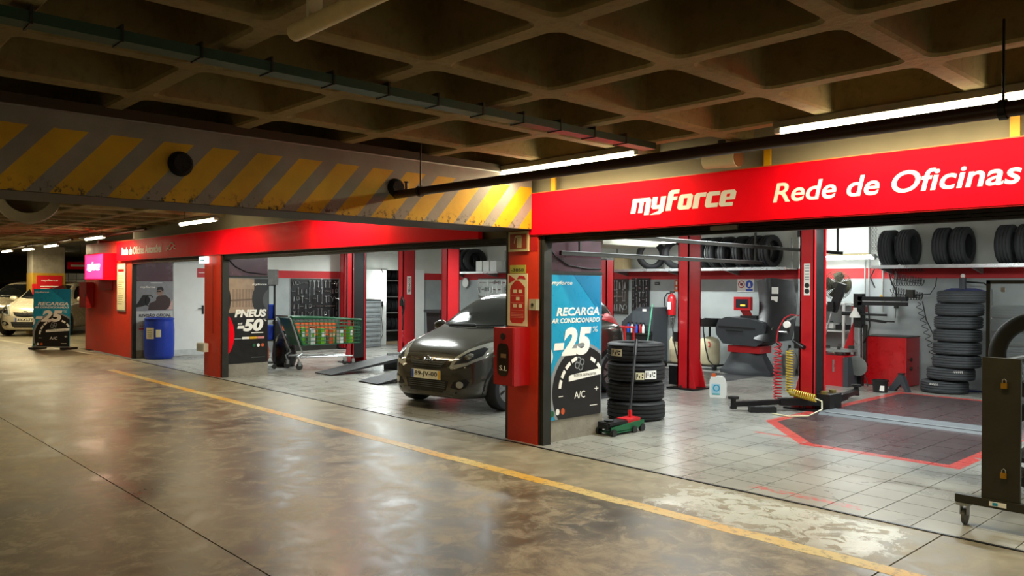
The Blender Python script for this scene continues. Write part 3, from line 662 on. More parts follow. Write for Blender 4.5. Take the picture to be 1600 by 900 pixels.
# ================================================================== MACHINES, RIGHT BAY
t = thing('wheel_balancer', 'dark grey wheel balancer with red monitor and curved black hood', 'wheel balancer', (-2.12, 7.62, 0))
cg = M('charcoal_casing', '#34383d', .5, var=.06)
B().lathe([(.0, 0), (.56, 0), (.56, .07), (.5, .12), (.36, .36), (.34, .42), (0, .42)], 8, R=Matrix.Diagonal((1, .62, 1)).to_3x3() @ Matrix.Rotation(PI / 8, 3, 'Z')).obj('pedestal', cg, t, bevel=.02)
B().box((.02, 0, .47), (.66, .42, .13)).obj('red_band', liftred, t, bevel=.02)
B().prism([(-.52, .85), (-.5, .72), (-.36, .56), (.32, .54), (.46, .62), (.5, .82), (.46, .98), (.2, 1.03), (-.3, 1.06), (-.46, 1.0)], -.3, .28, XZ).obj('body', cg, t, bevel=.05, seg=3)
B().prism([(-.46, .86), (.3, .84), (.3, .875), (-.46, .895)], -.305, -.295, XZ).prism([(-.3, .80), (.05, .79), (.05, .815), (-.3, .825)], -.31, -.295, XZ).obj('trim_groove', black, t)
B().box((.05, .05, 1.06), (.34, .3, .06)).obj('weight_tray', black, t, bevel=.012)
B().prism([(-.06, 1.06), (.1, 1.06), (.02, 1.2), (-.1, 1.26), (-.16, 1.22)], -.06, .0, XZ).obj('monitor_stalk', deepred, t, bevel=.01)
mo = B().box((-.08, -.06, 1.31), (.34, .09, .25)).obj('monitor', liftred, t, bevel=.02)
B().box((-.08, -.107, 1.315), (.25, .004, .16)).obj('screen', M('screen_dark', '#2a2f38', .2), mo); B().box((-.06, -.11, 1.28), (.1, .003, .03)).obj('screen_readout', E_('amber', (1, .6, .05), 1.2), mo)
sb = B().cyl((.45, -.1, .82), (.62, -.14, .82), .06, n=20).cyl((.62, -.14, .82), (.88, -.2, .82), .02).obj('shaft', steel, t, smooth=True); B().lathe([(.0, 0), (.1, 0), (.1, .015), (0, .02)], 20, c=(.6, -.135, .82), R=Vector((1, -.22, 0)).to_track_quat('Z', 'Y').to_matrix()).obj('flange', dark, sb)
b = B(); rows = []; nU, nV = 6, 12
for side in (0, 1):
    rr = []
    for j in range(nV + 1):
        v = j / nV; row = []
        for i in range(nU + 1):
            u = i / nU; lean = .10 * (1 - v) ** 2; bow = -.34 * (1 - v) ** 2.2 + .10 * v - .14 * math.cos((u - .5) * PI)
            x = .40 + (u - .5) * .62 + lean + .10 * (1 - v) + .05 * math.sin(PI * v); y = .12 + bow + .2 * (u - .5) + side * .022; z = .68 + 1.05 * v + .06 * math.cos((u - .5) * PI) * (1 if j == nV else (-.6 if j == 0 else 0))
            row.append(b.m.verts.new((x, y, z)))
        rr.append(row)
    rows.append(rr)
for rr in rows:
    for j in range(nV):
        for i in range(nU): b.m.faces.new((rr[j][i], rr[j][i + 1], rr[j + 1][i + 1], rr[j + 1][i]))
for j in range(nV):
    for i in (0, nU): b.m.faces.new((rows[0][j][i], rows[0][j + 1][i], rows[1][j + 1][i], rows[1][j][i]))
for i in range(nU):
    for j in (0, nV): b.m.faces.new((rows[0][j][i], rows[0][j][i + 1], rows[1][j][i + 1], rows[1][j][i]))
hood = b.obj('hood', M('hood_black', '#121315', .35, coat=.1), t, smooth=True)
for (x, z, s_) in ((.5, 1.56, .12), (.5, 1.40, .1)): B().box((x, .07 - (1.73 - z) * .10, z), (.11, .03, s_), rot=Matrix.Rotation(.2, 3, 'Z')).obj('paper_label', printw, hood)
B().tube([(.3, .22, .9), (.2, .24, 1.2), (.14, .2, 1.5)], .022).obj('hood_bar', blackm, t)
for q in range(5): B().tube([(.55 + .015 * q, .0, .66 - .06 * q), (.66, -.02, .6 - .06 * q), (.6, .04, .56 - .05 * q)], .012, 6).obj('cone', dark if q % 2 else liftred, t)
t = thing('gas_bottle', 'small silver pressure bottle beside the wheel balancer foot', 'bottle', (-1.5, 8.0, 0))
B().lathe([(0, .0), (.1, 0), (.11, .04), (.11, .1), (.13, .14), (.15, .26), (.13, .38), (.05, .44), (.035, .5), (0, .5)], 20).obj('vessel', galv, t, smooth=True); B().cyl((0, 0, .5), (0, 0, .56), .025).obj('valve', dark, t)
# tyre changer
t = thing('tyre_changer', 'red tyre changing machine with tilting column and black helper arm', 'tyre changer', (-.12, 7.32, 0))
B().box((-.16, 0, .25), (.46, .5, .5)).obj('cabinet', liftred, t, bevel=.015); B().box((.1, -.1, .24), (.08, .4, .48)).obj('side_cover', grey, t, bevel=.01)
B().box((-.12, -.255, .33), (.03, .006, .2)).obj('handle', steel, t)
B().cyl((-.14, 0, .5), (-.14, 0, .56), .08).cyl((-.14, 0, .56), (-.14, 0, .60), .27, n=28).obj('turntable', galv, t)
for a in range(4): B().box((-.14 + .2 * math.cos(a * PI / 2 + .4), .2 * math.sin(a * PI / 2 + .4), .63), (.12, .05, .05), rz=a * PI / 2 + .4).obj('clamp_jaw', dark, t)
rot = Vector((.22, .1, .75)).to_track_quat('Z', 'Y').to_matrix(); cl = B().box((-.0, .22, .86), (.14, .12, .74), rot=rot).obj('tilting_column', liftred, t, bevel=.012)
c_ = Vector((0, .22, .86))
B().box(c_ + rot @ Vector((0, -.063, .08)), (.10, .004, .34), rot=rot).obj('instruction_label', M('label_yellow', '#e2cf98', .5), cl); B().box(c_ + rot @ Vector((0, -.063, -.18)), (.09, .004, .14), rot=rot).obj('warning_label', yellow, cl)
B().box((.1, .22, 1.26), (.2, .16, .1)).obj('column_head', liftred, t, bevel=.015)
B().box((.14, .12, 1.24), (.14, .14, .56)).obj('helper_tower', black, t, bevel=.02); B().cyl((.12, .12, .28), (.12, .12, 1.0), .065, n=20).obj('silver_cylinder', steel, t, smooth=True); B().box((.23, .14, .62), (.05, .06, .78)).obj('rail', dark, t)
B().box((.52, .1, 1.44), (.76, .1, .07)).box((.52, .1, 1.36), (.76, .1, .06)).obj('helper_arm', black, t, bevel=.006); B().box((.52, .046, 1.40), (.6, .004, .015)).obj('arm_rail', steel, t)
B().cyl((-.1, .02, 1.19), (.12, .02, 1.19), .035).cyl((.12, .02, 1.18), (.62, .02, 1.18), .018).obj('roller_arm', black, t, smooth=True); B().cyl((.3, .0, 1.1), (.62, .0, 1.07), .022).cyl((.55, .0, 1.08), (.75, .0, 1.08), .012).obj('press_arm', black, t, smooth=True)
B().lathe([(0, 0), (.085, 0), (.08, .03), (.03, .12), (.03, .16), (0, .16)], 18, c=(.14, -.05, 1.13)).obj('white_funnel', printw, t, smooth=True)
B().prism([(.5, 1.475), (.55, 1.475), (.525, 1.515)], .04, .045, XZ).obj('warning_triangle', yellow, t)
B().tube([(.3, .06, 1.36), (.34, .05, 1.0), (.3, .05, .82), (.22, .1, .72)], .012).obj('cable', black, t)
B().box((-.2, .06, 1.45), (.12, .1, .5), rot=Matrix.Rotation(.35, 3, 'Y')).box((-.28, .02, 1.3), (.1, .12, .16)).obj('bead_tool_head', black, t, bevel=.015); B().cyl((-.28, .02, 1.22), (-.38, .0, .82), .014).obj('tool_rod', steel, t)
B().lathe([(0, 0), (.17, 0), (.17, .02), (.06, .05), (0, .05)], 20, c=(.2, -.12, .34), R=Matrix.Rotation(-PI / 2 + .3, 3, 'X')).obj('bead_breaker_shovel', galv, t, smooth=True); B().box((.2, .08, .34), (.06, .35, .05)).obj('breaker_arm', blackm, t)
B().box((.16, .1, .12), (.1, .1, .24)).obj('pedestal_post', blackm, t); B().tube([(.24, -.02, .3), (.34, -.04, .1), (.36, -.06, .02)], .01).obj('pedal_cable', black, t)
t = thing('red_cabinet', 'plain red steel cabinet against the back wall beside the stacked tyres', 'cabinet', (.32, 7.98, 0))
B().box((0, 0, .41), (.70, .56, .80)).obj('body', liftred, t, bevel=.008); B().box((0, 0, .815), (.72, .58, .012)).obj('top_edge', dark, t); B().box((-.01, -.282, .41), (.66, .004, .74)).obj('door', M('cabinet_door_red', '#c9161c', .3, coat=.3), t)
for z in (.3, .45): B().cyl((.352, -.1, z), (.372, -.1, z), .03).obj('hose_coupling', dark, t)
t = thing('bucket', 'small black bucket with a white label on the tiles', 'bucket', (.6, 6.86, 0))
B().lathe([(0, 0), (.105, 0), (.115, .17), (.125, .17), (.125, .19), (.112, .19), (.1, .02), (0, .02)], 24).obj('pail', black, t, smooth=True); B().tube([(.125 * math.cos(a), .125 * math.sin(a), .16 - .06 * math.sin((a) )) for a in [q * PI / 10 for q in range(11)]], .004, 6).obj('handle', steel, t)
B().prism([(-.06 , .03), (.06, .03), (.062, .11), (-.062, .11)], -.118, -.110, lambda a, b_, d: (a * .8 + .05, d + abs(a) * .25, b_)).obj('label_paper', printw, t)
t = thing('wheel_guard', 'grey wedge-shaped steel guard at the foot of the tyre stack', 'guard', (.80, 7.18, 0))
B().prism([(-.2, 0), (-.03, .27), (.02, .27), (.12, 0), (.07, 0), (0, .12), (-.1, 0)], -.06, .06, XZ).obj('wedge', grey, t, bevel=.006); B().box((-.005, 0, .278), (.07, .13, .016)).obj('cap', dark, t)
t = thing('pedestal_fan', 'wall fan with round olive guard above the tyre changer', 'fan', (-.62, 8.05, 1.66))
RX = Matrix.Rotation(PI / 2, 3, 'X'); b = B()
for r in (.06, .09, .12, .15, .18, .21, .24, .26): b.lathe([(r - .004, -.004), (r + .004, -.004), (r + .004, .004), (r - .004, .004)], 32, c=(0, -.05 - .03 * (1 - r / .26), 0), R=RX, closed=True)
for a in range(40): b.cyl((.05 * math.cos(a * PI / 20), -.08, .05 * math.sin(a * PI / 20)), (.265 * math.cos(a * PI / 20), -.045, .265 * math.sin(a * PI / 20)), .003, n=5)
b.obj('guard', M('fan_olive', '#2f2d1d', .6), t)
for a in range(4):
    R = Matrix.Rotation(a * PI / 2, 3, 'Y'); B().prism([(.03, -.03), (.17, -.15), (.24, -.04), (.21, .1), (.03, .04)], -.012, .0, lambda p, q, d: tuple(R @ Vector((p, d + q * .3, q)))).obj('blade', M('fan_blade', '#45422e', .6), t)
B().cyl((0, -.09, 0), (0, .12, 0), .06).obj('motor', dark, t, smooth=True); B().cyl((0, .1, 0), (0, .35, 0), .02).obj('wall_arm', dark, t)
t = thing('shelf_unit', 'light metal shelf of tools behind the tyre changer', 'shelf', (-.87, 8.17, 0))
for sx in (-.38, .38):
    for sy in (-.18, .18): B().box((sx, sy, .68), (.035, .035, 1.36)).obj('upright', white, t)
for z in (.4, .85, 1.34): B().box((0, 0, z), (.8, .4, .025)).obj('shelf_board', white, t)
for i, (x, z, m) in enumerate(((-.2, .9, liftred), (.08, .92, white), (.3, .9, black), (.25, .46, cream), (-.1, .45, liftred), (.2, 1.41, galv), (-.05, 1.42, white))):
    tt = thing('spray_can' if z > 1.3 else 'tool_case', ('small %s on the light metal shelf behind the tyre changer, number ' % ('can' if z > 1.3 else 'tool case')) + ('one', 'two', 'three', 'four', 'five', 'six', 'seven')[i], 'can' if z > 1.3 else 'tool case', (-.85 + x, 8.1, z - .035 if z < 1.3 else 1.353), random.uniform(-.3, .3), 'items on the light metal shelf')
    if z > 1.3: B().lathe([(0, 0), (.03, 0), (.03, .14), (.02, .16), (.012, .18), (0, .18)], 14).obj('can', m, tt, smooth=True); B().cyl((0, 0, .165), (0, 0, .2), .014).obj('cap', dark, tt)
    else: B().box((0, 0, .055), (.2, .14, .09)).obj('case', m, tt, bevel=.012); B().tube([(-.05, 0, .1), (-.04, 0, .13), (.04, 0, .13), (.05, 0, .1)], .008).obj('handle', dark, tt)
# pipes, panel and chain on the back wall, right
for x, z0, z1, nm in ((-.28, .3, 2.9, 'left pair, outer'), (-.21, .3, 2.9, 'left pair, inner'), (.03, 1.2, 2.1, 'single middle one'), (.24, 1.1, 1.97, 'right one under the shelf end')):
    t = thing('wall_pipe', 'thin vertical grey pipe on the back wall, ' + nm, 'pipe', (x, 8.36, 0), 0, 'pipes on the back wall'); B().cyl((0, 0, z0), (0, 0, z1), .014, n=10).obj('pipe', galv, t, smooth=True)
    for z in (z0 + .2, z1 - .2): B().box((0, .02, z), (.05, .04, .02)).obj('clip', dark, t)
t = thing('cable_loop', 'black cable looping on the red wall band', 'cable', (0, 8.34, 0)); B().tube([(-.1, 0, 1.62), (-.18, 0, 1.8), (-.1, 0, 1.97), (.02, 0, 2.03), (.12, 0, 1.95), (.17, 0, 1.75), (.26, 0, 1.55), (.26, 0, 1.35)], .012).obj('cable', black, t, smooth=True); B().box((.26, 0, 1.32), (.06, .05, .1)).obj('plug', dark, t)
t = thing('air_hose', 'tangle of black spiral hose hung on the wall above the red cabinet', 'hose', (.55, 8.2, 0))
b = B(); random.seed(3); pts = []
for q in range(5):
    a0 = (-.22 + .03 * q, -.1, 1.93 - .11 * q); b.tube([Vector((-.3 + .5 * f + .02 * math.cos(f * 75 + q), -.04 * q * .3, 1.95 - .12 * q - .1 * f * (q % 2) + .055 * math.sin(f * 75 + q))) for f in [i / 90 for i in range(91)]], .006, 5)
b.obj('spiral', black, t)
b = B(); b.tube([Vector((.12 + .28 * f + .045 * math.sin(i * 1.0), -.03, 1.38 - 1.0 * f)) for i, f in [(i, i / 60) for i in range(61)]], .006, 5).tube([(.2, -.05, 1.4), (.26, -.05, 1.1), (.4, -.05, .8), (.46, -.05, .45), (.4, -.05, .25)], .01).obj('trailing_hose', black, t)
B().box((.0, -.02, 1.52), (.12, .1, .14)).obj('filter_unit', dark, t, bevel=.01); B().tube([(.06, 0, 1.5), (.3, 0, 1.52), (.38, 0, 1.65), (.4, 0, 1.8)], .008).obj('loose_end', black, t)
t = thing('wall_board', 'white board with pale frame high on the back wall', 'board', (-.72, 8.36, 2.47)); B().box((0, 0, 0), (1.0, .03, .5)).obj('board', white, t); B().box((0, -.02, -.26), (1.04, .03, .03)).obj('frame_edge', M('pale_wood', '#c8b98f', .6), t)
t = thing('chain', 'grey chain hanging beside the white board on the back wall', 'chain', (-.1, 8.3, 0))
for q in range(18):
    for dx in (-.025, .025): B().lathe([(.016, -.004), (.024, -.004), (.024, .004), (.016, .004)], 10, c=(dx, 0, 2.88 - q * .036), R=Matrix.Rotation(PI / 2, 3, 'X') if q % 2 else Matrix.Rotation(PI / 2, 3, 'Y'), closed=True).obj('chain_link', galv, t)
# tyre display trolley at the right edge
t = thing('tyre_display_trolley', 'olive-black tyre display trolley on castors at the right edge', 'trolley', (0, 0, 0))
B().box((4.07, .2, .66), (.225, .03, .98)).obj('end_panel', olive, t, bevel=.004)
B().span((3.80, .17, .155), (4.9, .225, .21)).obj('base_bar', olive, t, bevel=.005); B().span((3.93, .2, .16), (3.97, 2.0, .2)).obj('cross_bar', olive, t); B().span((3.48, 1.88, .16), (4.9, 1.92, .2)).obj('rear_base_bar', olive, t)
for x, z in ((3.505, .93), (4.88, .93)): B().box((x, 1.9, z), (.03, .03, 1.5)).obj('rear_upright', olive, t)
B().box((4.19, 1.9, 1.665), (1.4, .03, .03)).obj('top_rail', olive, t); B().box((4.19, 1.9, 1.0), (1.36, .006, 1.3)).obj('clear_pane', pvc, t); B().box((3.62, 1.88, 1.6), (.03, .02, .04)).obj('hook', steel, t)
def castor(par, x, y):
    B().box((x, y, .145), (.08, .08, .015)).box((x - .02, y + .01, .11), (.008, .05, .08)).box((x + .02, y + .01, .11), (.008, .05, .08)).obj('castor_fork', galv, par)
    B().lathe([(.0, -.014), (.04, -.014), (.055, -.01), (.057, 0), (.055, .01), (.04, .014), (0, .014)], 22, c=(x, y + .02, .057), R=Matrix.Rotation(PI / 2, 3, 'Y') @ Matrix.Rotation(.0, 3, 'X')).obj('castor_wheel', M('castor_grey', '#4a4a44', .5), par, smooth=True)
castor(t, 3.85, .2); castor(t, 4.85, .2); castor(t, 3.6, 1.9)
B().box((4.06, .165, .185), (.1, .004, .03)).obj('maker_plate', printw, t); B().box((4.045, .163, .185), (.03, .003, .02)).obj('maker_mark', cyan, t)
for z in (.97, .38):
    pk = B().box((4.09, .178, z), (.036, .018, .036)).obj('padlock', M('padlock_brass', '#b88a2e', .3, .8), t, bevel=.003); B().tube([(4.079, .178, z + .016), (4.079, .178, z + .035), (4.09, .178, z + .045), (4.101, .178, z + .035), (4.101, .178, z + .016)], .003, 6).obj('shackle', steel, pk)
TY['E'] = tyre_mesh(.33, .22, .215, M('display_rubber', '#26251d', .55, var=.15, bump=.05))
for z, nm in ((1.10, 'upper'), (.42, 'lower')): tyre('E', (4.02, 1.3, z), 'black tyre mounted on the display trolley, %s one at the right edge' % nm, 'tyres on the display trolley', (PI / 2, 0, .3))
for z in (1.10, .42): B().cyl((4.02, .22, z), (4.02, 1.9, z), .03).obj('tyre_peg', olive, t)
# ================================================================== CARS
def cr(p0, p1, p2, p3, t): return .5 * ((2 * p1) + (-p0 + p2) * t + (2 * p0 - 5 * p1 + 4 * p2 - p3) * t * t + (-p0 + 3 * p1 - 3 * p2 + p3) * t ** 3)
def spline(vals, n):
    out = []
    for i in range(len(vals) - 1):
        a = vals[max(i - 1, 0)]; b_ = vals[i]; c_ = vals[i + 1]; d = vals[min(i + 2, len(vals) - 1)]
        for j in range(n): out.append([cr(a[q], b_[q], c_[q], d[q], j / n) for q in range(len(b_))])
    out.append(list(vals[-1])); return out
#        y     w     zb   zs    xs   zt    xt
KEYS = [(0.00, .45, .22, .55, .40, .60, .32), (.05, .60, .18, .62, .54, .68, .43), (.18, .725, .17, .72, .64, .79, .52), (.42, .81, .17, .83, .72, .89, .59), (.78, .845, .18, .92, .755, 1.0, .64),
        (1.00, .848, .18, .96, .765, 1.09, .63), (1.35, .848, .18, .985, .77, 1.32, .58), (1.72, .848, .18, 1.0, .77, 1.465, .56), (2.3, .848, .18, 1.015, .77, 1.52, .56), (2.9, .842, .18, 1.03, .76, 1.495, .55),
        (3.35, .825, .20, 1.03, .74, 1.41, .53), (3.58, .79, .22, 1.0, .70, 1.24, .52), (3.70, .72, .27, .92, .63, 1.03, .48), (3.75, .60, .33, .82, .52, .88, .42)]
def car_body():
    b = B(); rings = []
    for y, w_, zb, zs, xs, zt, xt in spline(KEYS, 5):
        h = zs - zb
        half = [(0, zb), (.55 * w_, zb), (.86 * w_, zb + .015), (.965 * w_, zb + .09), (w_, zb + .42 * h), (.992 * w_, zb + .68 * h), (.965 * w_, zs - .07 * h), (xs, zs), ((xs * .55 + xt * .45), zs + .42 * (zt - zs)), (xt + .012, zt - .10 * (zt - zs) - .015), (xt * .82, zt - .012), (xt * .42, zt), (0, zt + .004)]
        half = spline(half, 3)
        rings.append([b.m.verts.new((x, y, z)) for x, z in half] + [b.m.verts.new((-x, y, z)) for x, z in half[-2:0:-1]])
    for a, c_ in zip(rings, rings[1:]):
        n = len(a)
        for i in range(n): b.m.faces.new((a[i], a[(i + 1) % n], c_[(i + 1) % n], c_[i]))
    b.m.faces.new(rings[0][::-1]); b.m.faces.new(rings[-1])
    bmesh.ops.recalc_face_normals(b.m, faces=b.m.faces)
    return b
cb = car_body(); BV = BVHTree.FromBMesh(cb.m); CARME = bpy.data.meshes.new('body'); cb.m.to_mesh(CARME); cb.m.free()
def patch(name, mat, parent, outline, axis, sign, off=.004, cuts=3, depth=0.):
    # a panel laid on the body: an outline seen along an axis, dropped on to the skin and given thickness
    b = B(); ax = 'xyz'.index(axis); oth = [i for i in range(3) if i != ax]
    def mk(a, c_):
        p = [0., 0., 0.]; p[oth[0]] = a; p[oth[1]] = c_; p[ax] = 8. if sign > 0 else -8.; return p
    f = b.m.faces.new([b.m.verts.new(mk(a, c_)) for a, c_ in outline])
    bmesh.ops.triangulate(b.m, faces=[f]); 
    for _ in range(cuts): bmesh.ops.subdivide_edges(b.m, edges=[e for e in b.m.edges if e.calc_length() > .04], cuts=1, use_grid_fill=True); bmesh.ops.triangulate(b.m, faces=b.m.faces)
    d = Vector((0, 0, 0)); d[ax] = -sign
    for v in b.m.verts:
        hit, no, _, _ = BV.ray_cast(v.co, d)
        if hit is None: hit, no, _, _ = BV.find_nearest(Vector((v.co.x if ax != 0 else 0, v.co.y if ax != 1 else (0 if sign < 0 else 3.7), v.co.z)))
        v.co = hit + no * off
    ge = bmesh.ops.extrude_face_region(b.m, geom=list(b.m.faces)); vs = [e for e in ge['geom'] if isinstance(e, bmesh.types.BMVert)]
    for v in vs: v.co += d * .012
    return b.obj(name, mat, parent, smooth=True)
def car(label, loc, rz, paint, plate=None, sc=1., group=None, detail=True):
    t = thing('car', label, 'car', loc, rz, group); t.scale = (sc, sc, sc)
    me = CARME.copy(); me.materials.clear(); link('body', me, paint, t, smooth=True)
    blk = M('grille_black', '#060607', .6); gbar = M('grille_bar', '#5d6062', .35, .5); lampm = M('headlamp_lens', '#b4b6ae', .08, .25, var=.12, scale=20, coat=1.); lampi = M('headlamp_dark', '#41454a', .15, .5)
    sx = (-1, 1)
    patch('windscreen', glassd, t, [(-.62, 1.06), (-.40, 1.03), (0, 1.02), (.40, 1.03), (.62, 1.06), (.52, 1.40), (.3, 1.435), (-.3, 1.435), (-.52, 1.40)], 'y', -1, .004, 4)
    patch('rear_window', glassd, t, [(-.5, 1.08), (.5, 1.08), (.42, 1.36), (-.42, 1.36)], 'y', 1, .004, 3)
    for s_ in sx:
        patch('side_window', glassd, t, [(1.22, 1.02), (2.12, 1.045), (2.12, 1.40), (1.75, 1.385), (1.5, 1.26)], 'x', s_, .004, 3); patch('side_window', glassd, t, [(2.18, 1.05), (3.0, 1.075), (3.22, 1.2), (3.05, 1.36), (2.18, 1.405)], 'x', s_, .004, 3)
        arch = lambda yc: [(yc + .37 * math.cos(a), .30 + .37 * math.sin(a)) for a in [q * PI / 12 for q in range(13)]] + [(yc - .36, .19), (yc + .36, .19)]
        for yc in (.62, 3.08):
            patch('wheel_arch', blk, t, arch(yc), 'x', s_, .002, 2)
            wh = B().lathe([(.19, -.09), (.22, -.1), (.28, -.1), (.295, -.08), (.3, 0), (.295, .08), (.28, .1), (.22, .1), (.19, .09)], 28, c=(s_ * .775, yc, .3), R=Matrix.Rotation(PI / 2, 3, 'Y'), closed=True).obj('wheel_tyre', rubber, t, smooth=True)
            B().cyl((s_ * .70, yc, .3), (s_ * .85, yc, .3), .195, n=24).obj('wheel_cover', M('hub_silver', '#9da0a2', .3, .7), wh, bevel=.01)
            for q in range(7): a = q * 2 * PI / 7; B().box((s_ * .853, yc + .12 * math.cos(a), .3 + .12 * math.sin(a)), (.006, .03, .09), rot=Matrix.Rotation(a - PI / 2, 3, 'X')).obj('cover_slot', dark, wh)
        hl = patch('headlamp', lampm, t, [(s_ * x, z) for x, z in ((.40, .585), (.44, .70), (.53, .79), (.64, .86), (.73, .90), (.768, .86), (.778, .76), (.735, .68), (.62, .605), (.5, .565))], 'y', -1, .006, 3)
        patch('lamp_reflector', lampi, hl, [(s_ * x, z) for x, z in ((.46, .61), (.50, .70), (.58, .77), (.68, .82), (.735, .80), (.735, .72), (.62, .64))], 'y', -1, .009, 2); patch('lamp_bulb', chrome, hl, [(s_ * x, z) for x, z in disc(.60, .705, .045, .04, 14)], 'y', -1, .0125, 1)
        patch('fog_recess', blk, t, [(s_ * x, z) for x, z in ((.42, .32), (.47, .40), (.62, .44), (.66, .40), (.62, .33), (.54, .30))], 'y', -1, .004, 2); patch('fog_lamp', lampm, t, [(s_ * x, z) for x, z in disc(.55, .365, .042, .042, 16)], 'y', -1, .012, 1)
        patch('tail_lamp', liftred, t, [(s_ * x, z) for x, z in ((.62, .85), (.74, .86), (.72, 1.15), (.64, 1.2), (.6, 1.0))], 'y', 1, .005, 2)
        B().lathe([(0, -.09), (.06, -.08), (.085, -.02), (.085, .04), (.05, .09), (0, .1)], 14, c=(s_ * .93, 1.22, 1.02), R=Matrix.Rotation(PI / 2, 3, 'Y')).obj('door_mirror', paint, t, smooth=True)
        patch('hood_seam', blk, t, [(s_ * .50, .34), (s_ * .508, .34), (s_ * .635, .84), (s_ * .627, .84)], 'z', 1, .0015, 2)
        for yc in (1.16, 2.15): patch('door_seam', blk, t, [(yc, .3), (yc + .007, .3), (yc + .007, .98), (yc, .98)], 'x', s_, .0015, 1)
    ug = patch('upper_grille', blk, t, [(-.33, .655), (-.29, .60), (-.22, .555), (0, .53), (.22, .555), (.29, .60), (.33, .655), (.2, .64), (0, .635), (-.2, .64)], 'y', -1, .004, 3)
    for z in (.57, .595, .62): patch('grille_bar', gbar, ug, [(-.27, z), (.27, z), (.27, z + .008), (-.27, z + .008)], 'y', -1, .008, 2)
    patch('grille_trim', chrome, ug, [(-.34, .662), (-.2, .648), (0, .642), (.2, .648), (.34, .662), (.34, .672), (.2, .658), (0, .652), (-.2, .658), (-.34, .672)], 'y', -1, .008, 2)
    lg = patch('lower_grille', blk, t, [(-.38, .405), (.38, .405), (.34, .28), (-.34, .28)], 'y', -1, .004, 3)
    for z in (.305, .33, .355, .38): patch('grille_bar', gbar, lg, [(-.33, z), (.33, z), (.33, z + .008), (-.33, z + .008)], 'y', -1, .008, 2)
    patch('bumper_lip', blk, t, [(-.5, .25), (.5, .25), (.52, .275), (-.52, .275)], 'y', -1, .004, 2)
    yf = -.012
    em = B().lathe([(.058, -.006), (.07, -.006), (.07, .006), (.058, .006)], 28, c=(0, .005, .655), R=Matrix.Rotation(PI / 2, 3, 'X') @ Matrix.Diagonal((1.05, .75, 1)).to_3x3(), closed=True)
    em.lathe([(.026, -.006), (.036, -.006), (.036, .006), (.026, .006)], 20, c=(0, .002, .655), R=Matrix.Rotation(PI / 2, 3, 'X') @ Matrix.Diagonal((.7, 1.35, 1)).to_3x3(), closed=True)
    em.lathe([(.030, -.006), (.04, -.006), (.04, .006), (.03, .006)], 20, c=(0, .002, .678), R=Matrix.Rotation(PI / 2, 3, 'X') @ Matrix.Diagonal((1.25, .6, 1)).to_3x3(), closed=True)
    em.obj('emblem', chrome, t, smooth=True)
    if plate:
        pl = B().box((0, yf, .465), (.52, .012, .115)).obj('number_plate', M('plate_white', '#eae6d2', .35), t, bevel=.003)
        B().box((-.24, yf - .0065, .465), (.035, .002, .108)).obj('country_band', blue, pl); B().box((.24, yf - .0065, .465), (.035, .002, .108)).obj('year_band', yellow, pl)
        o = text(plate, black, pl, -.205, -.037, .205, .037, 0, bold=.015, t=.002, name='plate_number'); o.rotation_euler = (PI / 2, 0, 0); o.location = (0, yf - .0062, .465)
    for s_, x0, x1 in ((1, -.5, .02), (-1, .05, .52)): pts = [BV.ray_cast(Vector((x0 + (x1 - x0) * q / 6, -5, 1.055 + .01 * q / 6)), Vector((0, 1, 0)))[0] + Vector((0, -.016, .012)) for q in range(7)]; B().tube(pts, .009, 6).obj('wiper', black, t)
    return t
k = NT('dark_grey_metallic_paint'); k.b.inputs['Base Color'].default_value = lin('#4d4a43'); k.b.inputs['Metallic'].default_value = .55; k.b.inputs['Coat Weight'].default_value = .8
k.b.inputs['Coat Roughness'].default_value = .05; k.l(k.ramp(k.noise(900, 2), .3, .7, .13, .2), k.b.inputs['Roughness']); gpaint = k.m
car('dark grey hatchback with plate 89-JV-00 parked nose out in the workshop', (-2.56, .47, 0), math.radians(8), gpaint, '89-JV-00', group='parked cars')
silver = M('pale_car_paint', '#b9ae93', .25, .4, var=.03, coat=.6); silver2 = M('white_car_paint', '#cfc6ae', .25, .1, var=.03, coat=.6)
car('pale silver car parked behind the standing blue sign', (-21.9, -.1, 0), math.radians(52), silver2, 'AX-42-TE', 1.1, 'parked cars')
car('beige car parked at the left edge behind the silver one', (-25.5, -.2, 0), math.radians(52), silver, None, 1.1, 'parked cars')
car('black car in shadow at the far left edge', (-31.5, 1.2, 0), math.radians(70), M('black_car_paint', '#141416', .25, .2, coat=.5), None, 1.15, 'parked cars')

